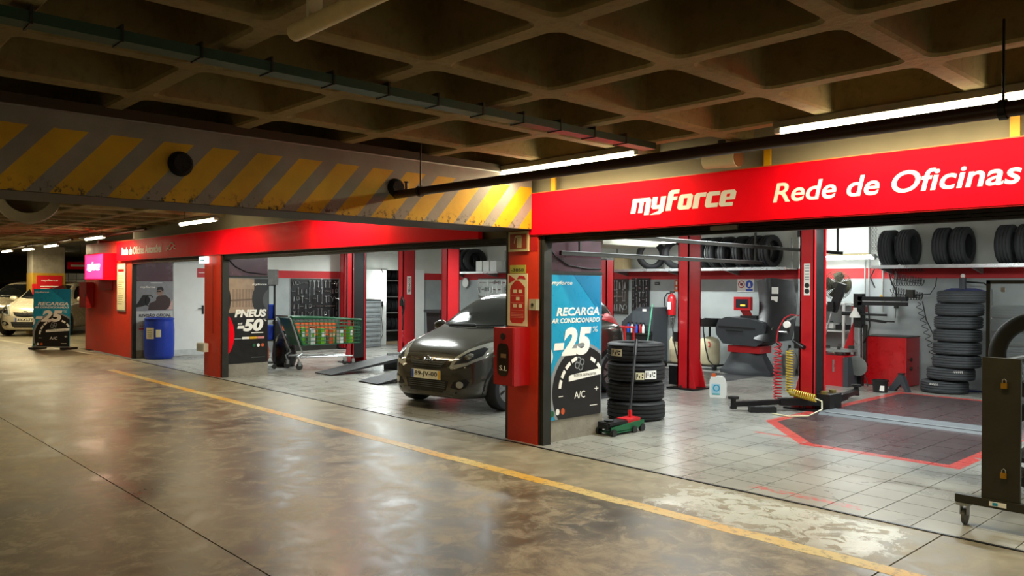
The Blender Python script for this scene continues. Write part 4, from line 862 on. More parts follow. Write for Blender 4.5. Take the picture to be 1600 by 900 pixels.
# ================================================================== POSTERS AND SIGNS
dialgrey = M('dial_grey', '#8f9396', .35); sky = M('poster_sky', '#3bb2d6', .3, var=.02); pblack = M('poster_black', '#15120f', .35, var=.05)
def recarga(t, w_, h_, z):
    W = lambda u: u * w_; H = lambda v: v * h_
    B().span((0, 0, 0), (w_, h_, z)).obj('board', cyan, t)
    poly('blue_wedge', cyan2, t, [(W(.45), h_), (w_, h_), (w_, H(.72))], z)
    text('myforce', printw, t, W(.03), H(.925), W(.42), H(.96), z + .0015, bold=.02, shear=.25)
    text('RECARGA', printw, t, W(.12), H(.715), W(.96), H(.775), z + .0015, bold=.03, shear=.2); text('AR CONDICIONADO', printw, t, W(.03), H(.665), W(.97), H(.70), z + .0015, bold=.025, shear=.2)
    poly('white_swoosh', printw, t, clip(disc(W(-.28), H(.44), W(.34), H(.12)), 0, 0, w_, h_), z)
    poly('dial_rim', dialgrey, t, clip(disc(W(.62), H(.19), W(.62), W(.62), 60), 0, 0, w_, h_), z); poly('dial_ring', pblack, t, clip(disc(W(.63), H(.185), W(.58), W(.58), 60), 0, 0, w_, h_), z + .001)
    for a0 in (20, 42, 62, 112, 130, 148, 166):
        pts = [(W(.63) + W(r) * math.cos(math.radians(a)), H(.185) + W(r) * math.sin(math.radians(a))) for r, aa in ((.47, (a0 - 7, a0, a0 + 7)), (.42, (a0 + 7, a0, a0 - 7))) for a in aa]
        poly('dial_tick', printw, t, clip(pts, 0, 0, w_, h_), z + .003)
    b = B()
    for q in range(4):
        a = q * PI / 2 + .4; b.lathe([(.024 * w_ * 1.4, 0), (.034 * w_ * 1.4, 0), (.034 * w_ * 1.4, .001), (.024 * w_ * 1.4, .001)], 14, c=(W(.57) + W(.05) * math.cos(a), H(.375) + W(.05) * math.sin(a), z + .003), closed=True)
    b.obj('fan_mark', dialgrey, t)
    text('-25', printw, t, W(.07), H(.435), W(.80), H(.635), z + .003, bold=.05, shear=.18); text('%', printw, t, W(.83), H(.595), W(.93), H(.635), z + .003, shear=.1)
    poly('white_tag', printw, t, [(W(.36), H(.255)), (w_, H(.285)), (w_, H(.33)), (W(.4), H(.30)), (W(.36), H(.29))], z + .003); text('TODOS OS PACOTES', pblack, t, W(.45), H(.285), W(.9), H(.302), z + .005)
    text('A/C', printw, t, W(.47), H(.13), W(.68), H(.18), z + .003); text('–', printw, t, W(.17), H(.155), W(.25), H(.16), z + .003); text('+', printw, t, W(.87), H(.17), W(.95), H(.20), z + .003)
    for i, m in enumerate((green, printw, orangep)): poly('round_badge', m, t, disc(W(.05 + .1 * i), H(.045 + .008 * (i > 0)), W(.035), H(.022), 16), z + .003)
    rect('small_print', printw, t, W(.78), H(.065), W(.93), H(.07), z + .003)
t = panel('wall_poster', 'blue air conditioning recharge poster on the partition beside the tyre stack', 'poster', (0, .10, .225), 'R'); recarga(t, .80, 1.50, .012)
t = panel('standing_sign', 'blue air conditioning recharge sign standing on the car park floor', 'standing sign', (-16.42, -1.05, .06), 'R')
t.rotation_euler = (PI / 2 - .03, 0, math.radians(44)); recarga(t, .92, 1.42, .03)
B().box((.06, -.03, -.08), (.14, .05, .5)).obj('foot', black, t, bevel=.01); B().box((.85, -.03, -.08), (.14, .05, .5)).obj('foot', black, t, bevel=.01); B().span((-.015, -.01, -.01), (.935, .02, .034)).obj('frame_edge', galv, t)
t = panel('wall_poster', 'black tyre discount poster lettered PNEUS -50 on the pillar partition', 'poster', (-7.72, .03, .235), 'R')
w_, h_ = .76, 1.48; z = .012
B().span((0, 0, 0), (w_, h_, z)).obj('board', pblack, t)
poly('photo_wood', M('print_wood', '#a58d78', .5), t, [(.05, .88), (.5, .9), (.5, 1.48), (0, 1.48), (0, .9)], z)
for q in range(7): rect('photo_plank', M('print_plank', '#c0a488' if q % 2 else '#8d7563', .5), t, .1 + q * .058, .98, .14 + q * .058, 1.3, z + .001)
poly('photo_rail', M('print_rail', '#6f5a4c', .5), t, [(.04, 1.08), (.5, 1.1), (.5, 1.13), (.04, 1.11)], z + .002)
poly('photo_tyre', M('print_tyre', '#232426', .5), t, clip(disc(.80, 1.12, .34, .36), 0, .7, w_, h_), z + .003); poly('photo_tyre_hub', M('print_hub', '#4b4d50', .5), t, clip(disc(.86, 1.10, .2, .22), 0, .7, w_, h_), z + .004)
poly('photo_tyre_edge', pblack, t, clip(disc(.0, 1.1, .07, .22), 0, 0, w_, h_), z + .003)
poly('red_swoosh', signred, t, clip(disc(-.38, .5, .52, .56, 60), 0, 0, w_, h_), z + .003)
text('myforce', printw, t, .46, 1.355, .73, 1.40, z + .005, bold=.02, shear=.25); text('PNEUS', printw, t, .14, .80, .73, .94, z + .005, bold=.05, shear=.2); text('-50', printw, t, .19, .55, .67, .77, z + .005, bold=.05, shear=.2); text('até', printw, t, .2, .675, .28, .71, z + .005, bold=.02, shear=.2); text('%', printw, t, .67, .72, .73, .77, z + .005)
rect('small_print', printw, t, .45, .515, .67, .53, z + .003)
for i, m in enumerate((midgrey, printw, yellow, M('pink_print', '#d98a86', .5))): rect('brand_chip', m, t, .14 + i * .14, .415, .27 + i * .14, .445 + (.01 if i else -.01), z + .003)
for i, m in enumerate((green, printw, orangep)): poly('round_badge', m, t, disc(.5 + i * .08, .30, .028, .03, 16), z + .003)
rect('small_print', midgrey, t, .45, .085, .7, .09, z + .003)
t = panel('wall_poster', 'service poster lettered REVISÃO OFICIAL with a driver behind the blue barrel', 'poster', (-12.44, .05, .17), 'R')
w_ = .78; z = .012
B().span((0, 0, 0), (w_, 1.92, z)).obj('board', M('print_grey', '#8f8f93', .4), t)
rect('upper_tint', purple, t, 0, 1.5, w_, 1.92, z); rect('light_bar', printw, t, .3, 1.46, .55, 1.475, z + .002); rect('white_lower', M('print_white', '#c9cbc8', .5), t, 0, 0, w_, .85, z)
poly('photo_jacket', M('print_jacket', '#3f2a27', .5), t, [(.25, .87), (.28, 1.02), (.42, 1.08), (.42, 1.14), (.48, 1.19), (.62, 1.2), (.72, 1.12), (.74, .95), (.62, .87)], z)
poly('photo_head', M('print_skin', '#9b7a68', .5), t, disc(.50, 1.27, .07, .085, 20), z + .001); poly('photo_hair', pblack, t, [(.43, 1.3), (.45, 1.37), (.53, 1.39), (.58, 1.34), (.57, 1.27), (.52, 1.32)], z + .002); rect('photo_sunglasses', pblack, t, .435, 1.265, .52, 1.295, z + .002)
poly('photo_dashboard', pblack, t, [(0, .98), (.14, 1.2), (.24, 1.2), (.3, 1.1), (.26, 1.0), (.12, .95), (0, .93)], z + .001)
B().tube([(.28 + .12 * math.cos(a) * .7, 1.08 + .12 * math.sin(a), z + .004) for a in [.6 + q * .32 for q in range(14)]], .009, 6).obj('photo_steering_wheel', black, t)
poly('photo_seat', M('print_seat', '#cfa9a2', .5), t, [(.68, .88), (.74, 1.05), (.78, 1.1), (.78, .88)], z + .003)
text('myforce', printw, t, .08, 1.34, .40, 1.40, z + .004, bold=.03, shear=.2); text('REVISÃO OFICIAL', M('navy_print', '#1c2233', .5), t, .06, .72, .74, .80, z + .003, bold=.03, shear=.12)
rect('red_bar', liftred, t, .06, .45, .2, .475, z + .003); text('Até', liftred, t, .07, .5, .18, .54, z + .003)
# door in the side wall and store door
d = panel('door_1', None, None, (-12.46, .85, 0), 'R'); del d['label']; del d['category']; d['kind'] = 'structure'
B().span((.0, .005, -.02), (.75, 2.07, .025)).obj('door_leaf', white, d, bevel=.004); B().span((-.03, 0, -.1), (.0, 2.1, .03)).span((.75, 0, -.1), (.78, 2.1, .03)).span((-.03, 2.07, -.1), (.78, 2.1, .03)).obj('frame', galv, d); B().span((0, .005, .025), (.75, .14, .03)).obj('kick_plate', M('kick', '#c7cbc9', .4), d)
h = B().span((.63, .93, .025), (.68, 1.13, .035)).obj('handle', black, d); B().tube([(.655, 1.06, .035), (.655, 1.06, .075), (.53, 1.06, .075)], .01).obj('lever', black, h)
ns = rect('door_sign', liftred, d, .52, 1.77, .73, 1.98, .026); rect('sign_print', printw, ns, .55, 1.87, .70, 1.885, .028)
d = panel('door_2', None, None, (-12.44, 5.84, 0), 'R'); del d['label']; del d['category']; d['kind'] = 'structure'
B().span((.0, .005, 0), (.66, 2.03, .035)).obj('door_leaf', white, d, bevel=.004); h = B().span((.06, .98, .035), (.1, 1.14, .045)).obj('handle', black, d); B().tube([(.08, 1.08, .04), (.08, 1.08, .085), (.19, 1.08, .085)], .01).obj('lever', black, h)
d = panel('door_3', None, None, (-12.44, 7.42, 0), 'R'); del d['label']; del d['category']; d['kind'] = 'structure'
B().span((.0, .005, 0), (.36, 2.06, .035)).obj('door_leaf', white, d, bevel=.004)
t = thing('inspection_lamp', 'bright tube lamp hung on the white store door', 'lamp', (-12.36, 6.34, 0)); B().cyl((0, 0, 1.2), (0, 0, 1.95), .035).obj('tube', tubeC, t, smooth=True); B().tube([(0, 0, 1.95), (-.02, 0, 2.02), (-.05, 0, 2.05)], .012).obj('hook', dark, t); B().cyl((0, 0, 1.05), (0, 0, 1.2), .03).obj('grip', black, t); B().tube([(0, 0, 1.05), (.01, -.02, .7), (.0, .03, .3), (.02, -.1, .1)], .006).obj('cable', black, t)
lamp('lamp_light', (.06, 0, 1.58), .06, .7, 12, COOL, rot=(0, PI / 2, 0), parent=t).rotation_euler = (PI / 2, 0, PI / 2)
# store shelves with tyres behind the opening
for i, z in enumerate((.35, .85, 1.3, 1.75)):
    t = thing('store_shelf', 'steel shelf board in the tyre store, level %s' % ('one', 'two', 'three', 'four')[i], 'shelf', (-13.1, 6.95, z), 0, 'store shelves'); B().box((0, 0, 0), (.6, .9, .025)).obj('board', galv, t)
    for s_ in (-1, 1): B().box((.28, s_ * .44, -.2), (.03, .03, .42)).obj('upright', galv, t)
    for j in range(5): tyre('D', (-13.1, 6.62 + .165 * j, z + .2), 'small tyre on the store shelf level %s, number %s from the door' % (('one', 'two', 'three', 'four')[i], ('one', 'two', 'three', 'four', 'five')[j]), 'tyres in the store', (PI / 2, 0, 0)).scale = (.58, .58, .72)
# red office wall fittings
s = panel('light_box_sign', 'glowing pink-red box sign lettered myforce on the office wall', 'sign', (-13.85, -.02, 1.69), 'R')
s.rotation_euler = (PI / 2, 0, 0); s.location = (-14.93, -.005, 1.70)
B().span((0, 0, 0), (1.42, .6, .3)).obj('case', signred, s, bevel=.01); B().span((.02, .02, .30), (1.40, .58, .304)).obj('lit_face', E_('lit_pink', (.95, .02, .16), 1.6), s)
glyphs(s, .2, .22, .19, E_('lit_white', (1, .85, .88), 3.5), .304, kx=1.0)
lamp('sign_glow', (.7, .3, .33), 1.2, .5, 4, (1, .25, .35), parent=s)
t = panel('electric_box', 'dark red metal box on the left end of the office wall', 'box', (-15.9, -.01, 1.03), 'F'); B().span((0, 0, 0), (.62, .62, .16)).obj('case', deepred, t, bevel=.01); B().span((.03, .03, .16), (.59, .59, .165)).obj('door', M('box_red', '#9c1210', .4), t); B().box((.52, .3, .17), (.02, .06, .02)).obj('latch', dark, t)
t = panel('notice_board', 'tall cream price notice on the red office wall', 'notice', (-13.48, -.005, 1.0), 'F'); t.scale = (.8, 1, 1); B().span((0, 0, 0), (.72, 1.07, .02)).obj('frame', galv, t, bevel=.004); B().span((.03, .03, .02), (.69, 1.04, .022)).obj('sheet', cream, t); rect('red_heading', liftred, t, .1, .88, .62, .94, .022)
for q in range(14): rect('print_line', M('print_tan', '#9c926c', .6), t, .1, .16 + q * .048, random.uniform(.4, .62), .175 + q * .048, .022)
t = panel('wall_plaque', 'dull red plaque below the glowing sign', 'plaque', (-14.9, -.005, 1.46), 'F'); B().span((0, 0, 0), (1.05, .2, .012)).obj('plate', deepred, t); rect('plaque_edge', M('plaque_edge', '#7d3322', .5), t, .02, .02, 1.03, .04, .012)
t = panel('emergency_lamp', 'white emergency lamp low on the far orange pillar', 'lamp', (-8.48, -.1, .42), 'F'); B().span((0, 0, 0), (.32, .15, .08)).obj('case', white, t, bevel=.02); B().span((.03, .02, .08), (.29, .13, .1)).obj('lens', pvc, t)
t = panel('exit_lamp', 'small lit white lamp at the top of the far orange pillar', 'lamp', (-8.45, -.1, 1.98), 'F'); B().span((0, 0, 0), (.3, .12, .06)).obj('case', E_('exit_glow', (.8, 1, 1), 1.6), t, bevel=.015); rect('exit_print', cyan, t, .05, .04, .25, .06, .061)
# near pillar fittings
t = panel('extinguisher_sign', 'square glow sign with an extinguisher symbol at the pillar top', 'sign', (-.41, -.078, 1.965), 'F'); glow = M('photolum', '#cdbf8e', .5); B().span((0, 0, 0), (.3, .205, .015)).obj('board', glow, t, bevel=.003); rect('red_field', M('sign_brown_red', '#9a3b1f', .5), t, .025, .025, .275, .18, .015); rect('symbol_body', glow, t, .13, .035, .2, .14, .017); poly('symbol_horn', glow, t, [(.12, .165), (.19, .165), (.2, .145), (.11, .14), (.095, .08), (.085, .09), (.1, .15)], .017)
t = panel('number_plate_sign', 'small yellow-green number tag on the near pillar', 'sign', (-.395, -.078, 1.74), 'F'); B().span((0, 0, 0), (.235, .085, .006)).obj('tag', M('tag_yellow', '#b8b04a', .5), t); text('-3050', dark, t, .02, .015, .21, .05, .006, bold=.02)
t = panel('extinguisher_notice', 'tall cream instruction sign with a red extinguisher picture', 'sign', (-.425, -.078, 1.195), 'F'); B().span((0, 0, 0), (.295, .54, .008)).obj('board', cream, t)
ex = [(.04, .06), (.07, .03), (.22, .03), (.26, .07), (.26, .40), (.2, .45), (.17, .47), (.12, .47), (.06, .42), (.04, .38)]; poly('red_cylinder', M('sign_red_dark', '#bf2417', .5), t, ex, .008); poly('red_horn', liftred, t, [(.02, .44), (.02, .53), (.12, .48)], .008); poly('red_lever', liftred, t, [(.14, .48), (.17, .52), (.25, .515), (.27, .48), (.2, .49)], .008)
for u, v in ((.09, .34), (.17, .34), (.13, .265), (.09, .19), (.17, .19)): rect('pictogram', cream, t, u, v, u + .05, v + .035, .0095)
for v in (.31, .235, .16, .13, .115, .1, .085): rect('print_line', M('pale_pink', '#d98a70', .5), t, .06, v, .24, v + .005, .0095)
fc = panel('fire_hose_cabinet', 'red fire cabinet lettered S.I. on the near pillar', 'fire cabinet', (-.40, -.075, .60), 'F')
cab = M('cabinet_red', '#b00f12', .35, var=.04, coat=.3)
B().span((0, 0, 0), (.30, .585, .22)).obj('case', cab, fc, bevel=.006); dd = B().span((.006, .008, .22), (.294, .577, .232)).obj('door', cab, fc, bevel=.004)
b = B().prism([(.15 + .085 * cx, .26 + .165 * cy) for cx, cy in [(math.copysign(abs(math.cos(a)) ** .45, math.cos(a)), math.copysign(abs(math.sin(a)) ** .45, math.sin(a))) for a in [q * PI / 16 for q in range(32)]]], .232, .236).obj('window', M('cab_glass', '#2a1a12', .1, coat=.6), dd)
text('S.I.', printw, dd, .10, .15, .21, .20, .2365, bold=.01); B().cyl((.15, .495, .232), (.15, .495, .24), .034, n=22).obj('key_port', black, dd); rect('hose_behind', M('hose_tan', '#8a6a4a', .6), dd, .12, .28, .2, .32, .2362); B().span((.01, .28, .232), (.03, .3, .244)).obj('latch', steel, dd)

# ---- left background
cy = M('column_yellow', '#a8821a', .6, var=.12)
t = struct(B().span((-23.9, .35, 0), (-23.1, 1.25, 2.8)).obj('wall_column', concrete, bevel=.02), 'concrete column at the far left')
B().span((-23.905, .34, 0), (-23.09, 1.26, 1.95)).obj('yellow_band', cy, t); B().span((-23.15, .335, 0), (-23.08, 1.0, 1.6)).obj('edge_guard', liftred, t)
sg = panel('column_sign', 'red sign with white lines on the yellow column', 'sign', (-23.08, .45, 1.25), 'R'); B().span((0, 0, 0), (.72, .62, .02)).obj('board', liftred, sg); text('myforce', printw, sg, .12, .42, .6, .5, .02, bold=.02, shear=.2)
for v in (.1, .18, .26): rect('print_line', printw, sg, .1, v, .62, v + .025, .02)
struct(B().span((-46, 13.5, 0), (-16, 13.8, 3.2)).obj('wall_far', M('far_wall', '#6b5b40', .8, var=.25, scale=.7)))
struct(B().span((-46.2, -13, 0), (-46, 14, 3.2)).obj('wall_end', M('far_wall_end', '#4d4436', .8, var=.3, scale=.5)))
b = struct(B().span((-31, 2.6, 0), (-30.8, 5.4, 2.05)).obj('wall_block', M('block_grey', '#7c7f80', .7)))
random.seed(11)
for i in range(9):
    for j in range(8): B().box((-30.78, 2.77 + i * .31, .14 + j * .255), (.05, .29, .235)).obj('block', M('block_%d' % random.randint(0, 2), ('#8d9092', '#767a7d', '#9b9d9c')[random.randint(0, 2)], .7), b)
for (x, y, z, L, nm) in ((-29.5, 2.9, 2.2, .9, 'left'), (-24.5, 3.6, 2.35, .7, 'right')):
    s = panel('hanging_sign', 'small red sign strip under the far ceiling, %s one' % nm, 'sign', (x, y, z), 'R'); B().span((0, 0, 0), (L, .28, .05)).obj('board', signred, s); rect('sign_print', printw, s, .1, .1, L - .1, .18, .05); B().span((L / 2 - .01, .28, .015), (L / 2 + .01, 3.19 - z, .035)).obj('hanger', dark, s)
t = thing('pump_unit', 'pale red and grey machine standing between the sign and the red wall', 'machine', (-17.6, 1.2, 0)); B().box((0, 0, .5), (.5, .6, 1.0)).obj('base', dark, t, bevel=.02); B().box((0, 0, 1.3), (.46, .55, .6)).obj('upper_case', deepred, t, bevel=.02); B().box((.02, -.0, 1.75), (.46, .55, .28)).obj('pale_top', M('pink_top', '#d9a3a8', .5), t, bevel=.02)  # top box is a paler pink than the case below
# ================================================================== SMALL THINGS IN THE RIGHT BAY
t = thing('trolley_jack', 'green and red trolley jack with long handle leaning on the tyre stack', 'jack', (.12, 1.12, 0), .0); t.scale = (.85, .85, .85)
for s_ in (-1, 1):
    B().prism([(-.32, .06), (.2, .05), (.34, .09), (.34, .15), (.1, .14), (-.32, .11)], s_ * .11 - .008, s_ * .11 + .008, YZ).obj('side_plate', green, t)
    for y in (-.29, .12): B().cyl((s_ * .10, y, .045), (s_ * .145, y, .045), .045, n=18).obj('wheel', black, t, bevel=.006); 
B().box((0, -.16, .15), (.2, .36, .035)).box((0, -.3, .12), (.16, .12, .06)).obj('saddle_arm', blackm, t, bevel=.006)
B().cyl((0, -.24, .165), (0, -.24, .19), .06, n=20).obj('saddle', black, t); B().box((0, .16, .13), (.17, .28, .1)).obj('hydraulic_unit', liftred, t, bevel=.015)
for s_ in (-1, 1): B().cyl((s_ * .09, .3, .05), (s_ * .13, .3, .05), .05, n=18).obj('rear_wheel', black, t, bevel=.006)
B().cyl((0, .2, .15), (-.01, .2, .27), .028).obj('handle_socket', liftred, t); B().cyl((-.01, .2, .24), (-.315, .715, 1.14), .019).cyl((-.25, .605, .95), (-.32, .724, 1.155), .025).obj('handle', blackm, t, smooth=True)
B().prism([(-.3, .03), (.1, .03), (.12, .045), (-.3, .045)], -.12, .12, YZ).obj('base_tray', green, t)
t = thing('plastic_jug', 'white plastic jug with blue label and orange cap on the tiles', 'jug', (-.74, 4.42, 0), .5)
B().prism([(-.11, 0), (.11, 0), (.12, .03), (.12, .2), (.09, .27), (.06, .31), (-.02, .31), (-.04, .30), (-.1, .30), (-.12, .24), (-.12, .03)], -.065, .065, XZ).obj('bottle', white, t, bevel=.02)
B().cyl((-.065, 0, .30), (-.065, 0, .345), .032).obj('cap', orangep, t); B().tube([(.03, 0, .30), (.08, 0, .27), (.10, 0, .2)], .02).obj('handle', white, t, smooth=True)
for a, m in (((-.09, .06, .03, .2), M('label_pale_blue', '#a9d3e4', .5)), ((-.08, .1, -.0, .17), cyan), ((-.08, .04, .03, .06), M('label_teal', '#3aa5a6', .5))): B().span((a[0], -.068, a[1]), (a[2], -.0665 if m is not cyan else -.069, a[3])).obj('label_print', m, t) if m is not cyan else B().lathe([(.035, -.001), (.05, -.001), (.05, .001), (.035, .001)], 20, c=(-.02, -.068, .14), R=Matrix.Rotation(PI / 2, 3, 'X'), closed=True).obj('label_ring', cyan, t)
for x, y, nm in ((-3.06, 7.78, 'beside the wheel balancer'), (-3.72, 7.7, 'half hidden by the red lift post')):
    t = thing('oil_drainer', 'cream wheeled oil drainer tank ' + nm, 'oil drainer', (x, y, 0), 0, 'oil drainers')
    B().lathe([(0, .1), (.17, .1), (.2, .14), (.2, .52), (.17, .6), (.06, .64), (0, .64)], 24).obj('tank', cream, t, smooth=True); B().lathe([(.0, .93), (.06, .88), (.2, .84), (.24, .86), (.25, 1.0), (.23, 1.0), (.2, .9), (0, .95)], 24).obj('funnel', black, t, smooth=True) if 'balancer' in nm else B().box((.05, -.16, .62), (.14, .1, .18)).obj('pump', black, t, bevel=.015)
    B().cyl((-.0, 0, .62), (0, 0, .88), .022).obj('stem', black, t); B().span((-.22, -.2, .07), (.22, .2, .1)).obj('chassis', dark, t)
    for sx, sy in ((-1, -1), (1, -1), (0, 1)): B().cyl((sx * .24, sy * .18, .06), (sx * .2, sy * .18, .06), .06, n=16).obj('wheel', black, t) if sx else B().cyl((-.02, .2, .035), (.02, .2, .035), .035, n=14).obj('wheel', black, t)
    B().tube([(-.02, -.2, .9), (.02, -.25, .75), (.1, -.3, .45), (.2, -.34, .2), (.3, -.3, .1)], .014).obj('hose', black, t, smooth=True); B().tube([(-.06, -.18, .9), (-.05, -.22, 1.0), (.02, -.22, 1.01)], .012).obj('spout', steel, t)
    if 'balancer' in nm: B().lathe([(.03, -.003), (.06, -.003), (.06, .003), (.03, .003)], 16, c=(.1, -.185, .5), R=Matrix.Rotation(PI / 2, 3, 'X') @ Matrix.Rotation(-.5, 3, 'Y'), closed=True).obj('red_mark', liftred, t)
t = thing('fire_extinguisher', 'red fire extinguisher hung on the back wall by the red lift post', 'extinguisher', (-4.30, 8.25, 1.02))
B().lathe([(0, 0), (.085, 0), (.09, .03), (.09, .34), (.07, .41), (.03, .44), (.025, .47), (0, .47)], 22).obj('cylinder', liftred, t, smooth=True); B().box((0, -.092, .2), (.09, .004, .16)).obj('paper_label', printw, t); B().tube([(0, -.02, .46), (-.1, -.03, .46), (-.17, -.03, .36), (-.16, -.03, .2), (-.12, -.03, .12)], .013).obj('hose', black, t, smooth=True); B().box((.02, -.02, .49), (.1, .03, .03)).obj('lever', dark, t); B().box((0, .1, .3), (.05, .06, .04)).obj('wall_hook', dark, t)
def wsign(label, x, z, w_, h_, m, cat='sign', glyph=None, m2=None):
    t = panel('wall_sign', label, cat, (x, 8.395, z), 'F'); B().span((0, 0, 0), (w_, h_, .012)).obj('board', m, t)
    return t
t = wsign('small red and glow sign above the fire extinguisher', -4.33, 1.52, .1, .24, orangep); rect('symbol', printw, t, .03, .14, .07, .21, .012); rect('symbol', printw, t, .03, .04, .07, .1, .012)
t = wsign('small dark label plate on the grey back wall', -4.85, 1.66, .12, .06, dark); rect('sign_print', midgrey, t, .015, .02, .105, .04, .012)
t = wsign('white safety sign with no-entry and blue mandatory symbols', -2.82, 1.53, .36, .25, printw); poly('red_ring', liftred, t, disc(.09, .145, .075), .012); poly('ring_centre', printw, t, disc(.09, .145, .058), .0135); poly('ring_slash', liftred, t, [(.045, .18), (.055, .19), (.135, .11), (.125, .1)], .015); poly('ring_symbol', dark, t, disc(.09, .145, .03, .03, 12), .0145); poly('blue_disc', blue, t, disc(.265, .145, .08), .012); poly('blue_symbol', printw, t, [(.235, .09), (.25, .18), (.28, .18), (.295, .09), (.275, .09), (.265, .13), (.255, .09)], .0135); rect('blue_strip', blue, t, .19, .01, .34, .05, .012)
t = wsign('white paper sheet on the wall behind the balancer hood', -1.85, .95, .13, .6, printw)
rect('sheet_print', midgrey, t, .02, .4, .11, .5, .012)
# dark console, broom and bottles
t = thing('parts_console', 'dark grey wedge-shaped workbench console by the back wall', 'workbench', (-4.87, 8.0, 0))
B().prism([(-.42, 0), (.42, 0), (.42, 1.18), (.0, 1.18), (-.1, 1.1), (-.42, .85)], -.2, .3, XZ).obj('body', grey, t, bevel=.012); B().box((.12, -.205, .95), (.5, .01, .3)).obj('front_panel', M('console_panel', '#4a5157', .5), t); B().box((.1, -.205, .5), (.6, .01, .36)).obj('open_front', black, t); B().box((.2, -.212, 1.12), (.1, .004, .05)).obj('name_plate', printw, t); B().box((0, -.24, .62), (.8, .08, .03)).obj('ledge', dark, t)
for i, (x, m) in enumerate(((-.2, blue), (-.1, white), (.02, blue), (.12, liftred), (.2, white))):
    o = thing('spray_bottle', 'small bottle on the ledge of the dark console, number %s from the left' % ('one', 'two', 'three', 'four', 'five')[i], 'bottle', (-4.87 + x, 7.755, .635), 0, 'bottles on the console'); B().lathe([(0, 0), (.03, 0), (.032, .01), (.032, .13), (.014, .17), (.014, .2), (0, .2)], 12).obj('flask', m, o, smooth=True); B().cyl((0, 0, .19), (0, 0, .225), .017).obj('cap', black, o)
t = thing('broom', 'broom with pale green pole leaning on the dark console', 'broom', (-4.36, 7.42, 0)); B().cyl((0, 0, .08), (.04, .18, 1.25), .014).obj('pole', M('pale_green', '#5cae8d', .5), t); B().box((0, 0, .04), (.3, .06, .08)).obj('brush_head', dark, t, bevel=.01)
t = thing('tool_stool', 'small red metal stand behind the tyre stack', 'stand', (-4.35, 6.7, 0))
for sx in (-.14, .14):
    for sy in (-.14, .14): B().box((sx, sy, .4), (.035, .035, .8)).obj('leg', liftred, t)
B().box((0, 0, .81), (.34, .34, .03)).obj('top', liftred, t)
# ================================================================== TOOL BOARDS
def spanner(L=.2, r=.02):
    b = B(); b.box((0, 0, 0), (.013, .006, L)); b.lathe([(r * .55, -.004), (r, -.004), (r, .004), (r * .55, .004)], 12, c=(0, 0, L / 2 + r * .7), R=Matrix.Rotation(PI / 2, 3, 'X'), closed=True)
    b.prism([(-r, -L / 2 - r * 1.8), (-r * .4, -L / 2 - r * 1.6), (-r * .4, -L / 2 - r * .7), (r * .4, -L / 2 - r * .7), (r * .4, -L / 2 - r * 1.6), (r, -L / 2 - r * 1.8), (r, -L / 2 - r * .4), (0, -L / 2 + r * .5), (-r, -L / 2 - r * .4)], -.004, .004, XZ); return b
def tool_mesh(b, nm, m):
    o = b.obj(nm, m); me = o.data; bpy.data.objects.remove(o); return me
TM = [('spanner', tool_mesh(spanner(), 'spanner', steel)), ('long_spanner', tool_mesh(spanner(.32, .026), 'long_spanner', steel)),
      ('pliers', tool_mesh(B().prism([(-.03, -.1), (-.012, -.1), (0, 0), (.012, -.1), (.03, -.1), (.018, .02), (.012, .08), (0, .085), (-.012, .08), (-.018, .02)], -.006, .006, XZ), 'pliers', steel)),
      ('hammer', tool_mesh(B().box((0, 0, -.04), (.02, .016, .24)).box((0, 0, .09), (.1, .03, .035)), 'hammer', galv)),
      ('socket_strip', tool_mesh(B().box((0, 0, 0), (.15, .006, .012)).cyl((-.06, 0, -.02), (-.06, 0, .02), .014).cyl((-.02, 0, -.02), (-.02, 0, .02), .014).cyl((.02, 0, -.02), (.02, 0, .02), .014).cyl((.06, 0, -.02), (.06, 0, .02), .014), 'socket_strip', chrome)),
      ('puller', tool_mesh(B().tube([(-.1, 0, .09), (-.05, 0, .05), (0, 0, -.06), (.05, 0, .05), (.1, 0, .09)], .012).box((0, 0, -.09), (.02, .02, .08)), 'puller', steel)),
      ('clamp', tool_mesh(B().tube([(-.04, 0, -.06), (-.05, 0, .05), (.0, 0, .09), (.05, 0, .05), (.05, 0, -.02)], .012).cyl((-.04, 0, -.07), (.06, 0, -.03), .008), 'clamp', steel))]
def board(name, label, w_, h_, org, side, m, seed, where, n, rows):
    t = panel(name, label, 'tool board', org, side); B().span((0, 0, 0), (w_, h_, .02)).obj('back_panel', m, t); B().span((-.01, h_, 0), (w_ + .01, h_ + .02, .03)).span((-.01, -.02, 0), (w_ + .01, 0, .03)).obj('frame', dark, t)
    R = random.Random(seed); cols = n // rows; q = 0; cnt = {}
    for r in range(rows):
        for c_ in range(cols):
            nm, me = TM[R.choice((0, 0, 1, 2, 3, 4, 5, 6) if r % 2 == 0 else (0, 2, 4, 4, 6))]
            o = link(nm, me, None); sc = min(1.25, .75 * h_ / rows / .22); o.scale = (sc, 1, sc)
            u = (c_ + .5 + R.uniform(-.12, .12)) * w_ / cols; v = (r + .5) * h_ / rows
            u = min(max(u, .06), w_ - .06)
            o.location = (org[0] + u, org[1] - .038, org[2] + v) if side == 'F' else (org[0] + .038, org[1] + u, org[2] + v); o.rotation_euler = (0, R.uniform(-.08, .08), 0) if side == 'F' else (R.uniform(-.08, .08), 0, PI / 2)
            tag(o, 'metal %s on the %s, %s row, %s from the left' % (nm.replace('_', ' '), where, ('bottom', 'second', 'third', 'fourth', 'fifth', 'sixth', 'seventh', 'eighth')[r] if r < rows - 1 else 'top', ('first', 'second', 'third', 'fourth', 'fifth', 'sixth', 'seventh', 'eighth', 'ninth', 'tenth', 'eleventh', 'twelfth', 'thirteenth', 'fourteenth')[c_]), 'tool', 'tools on the ' + where)
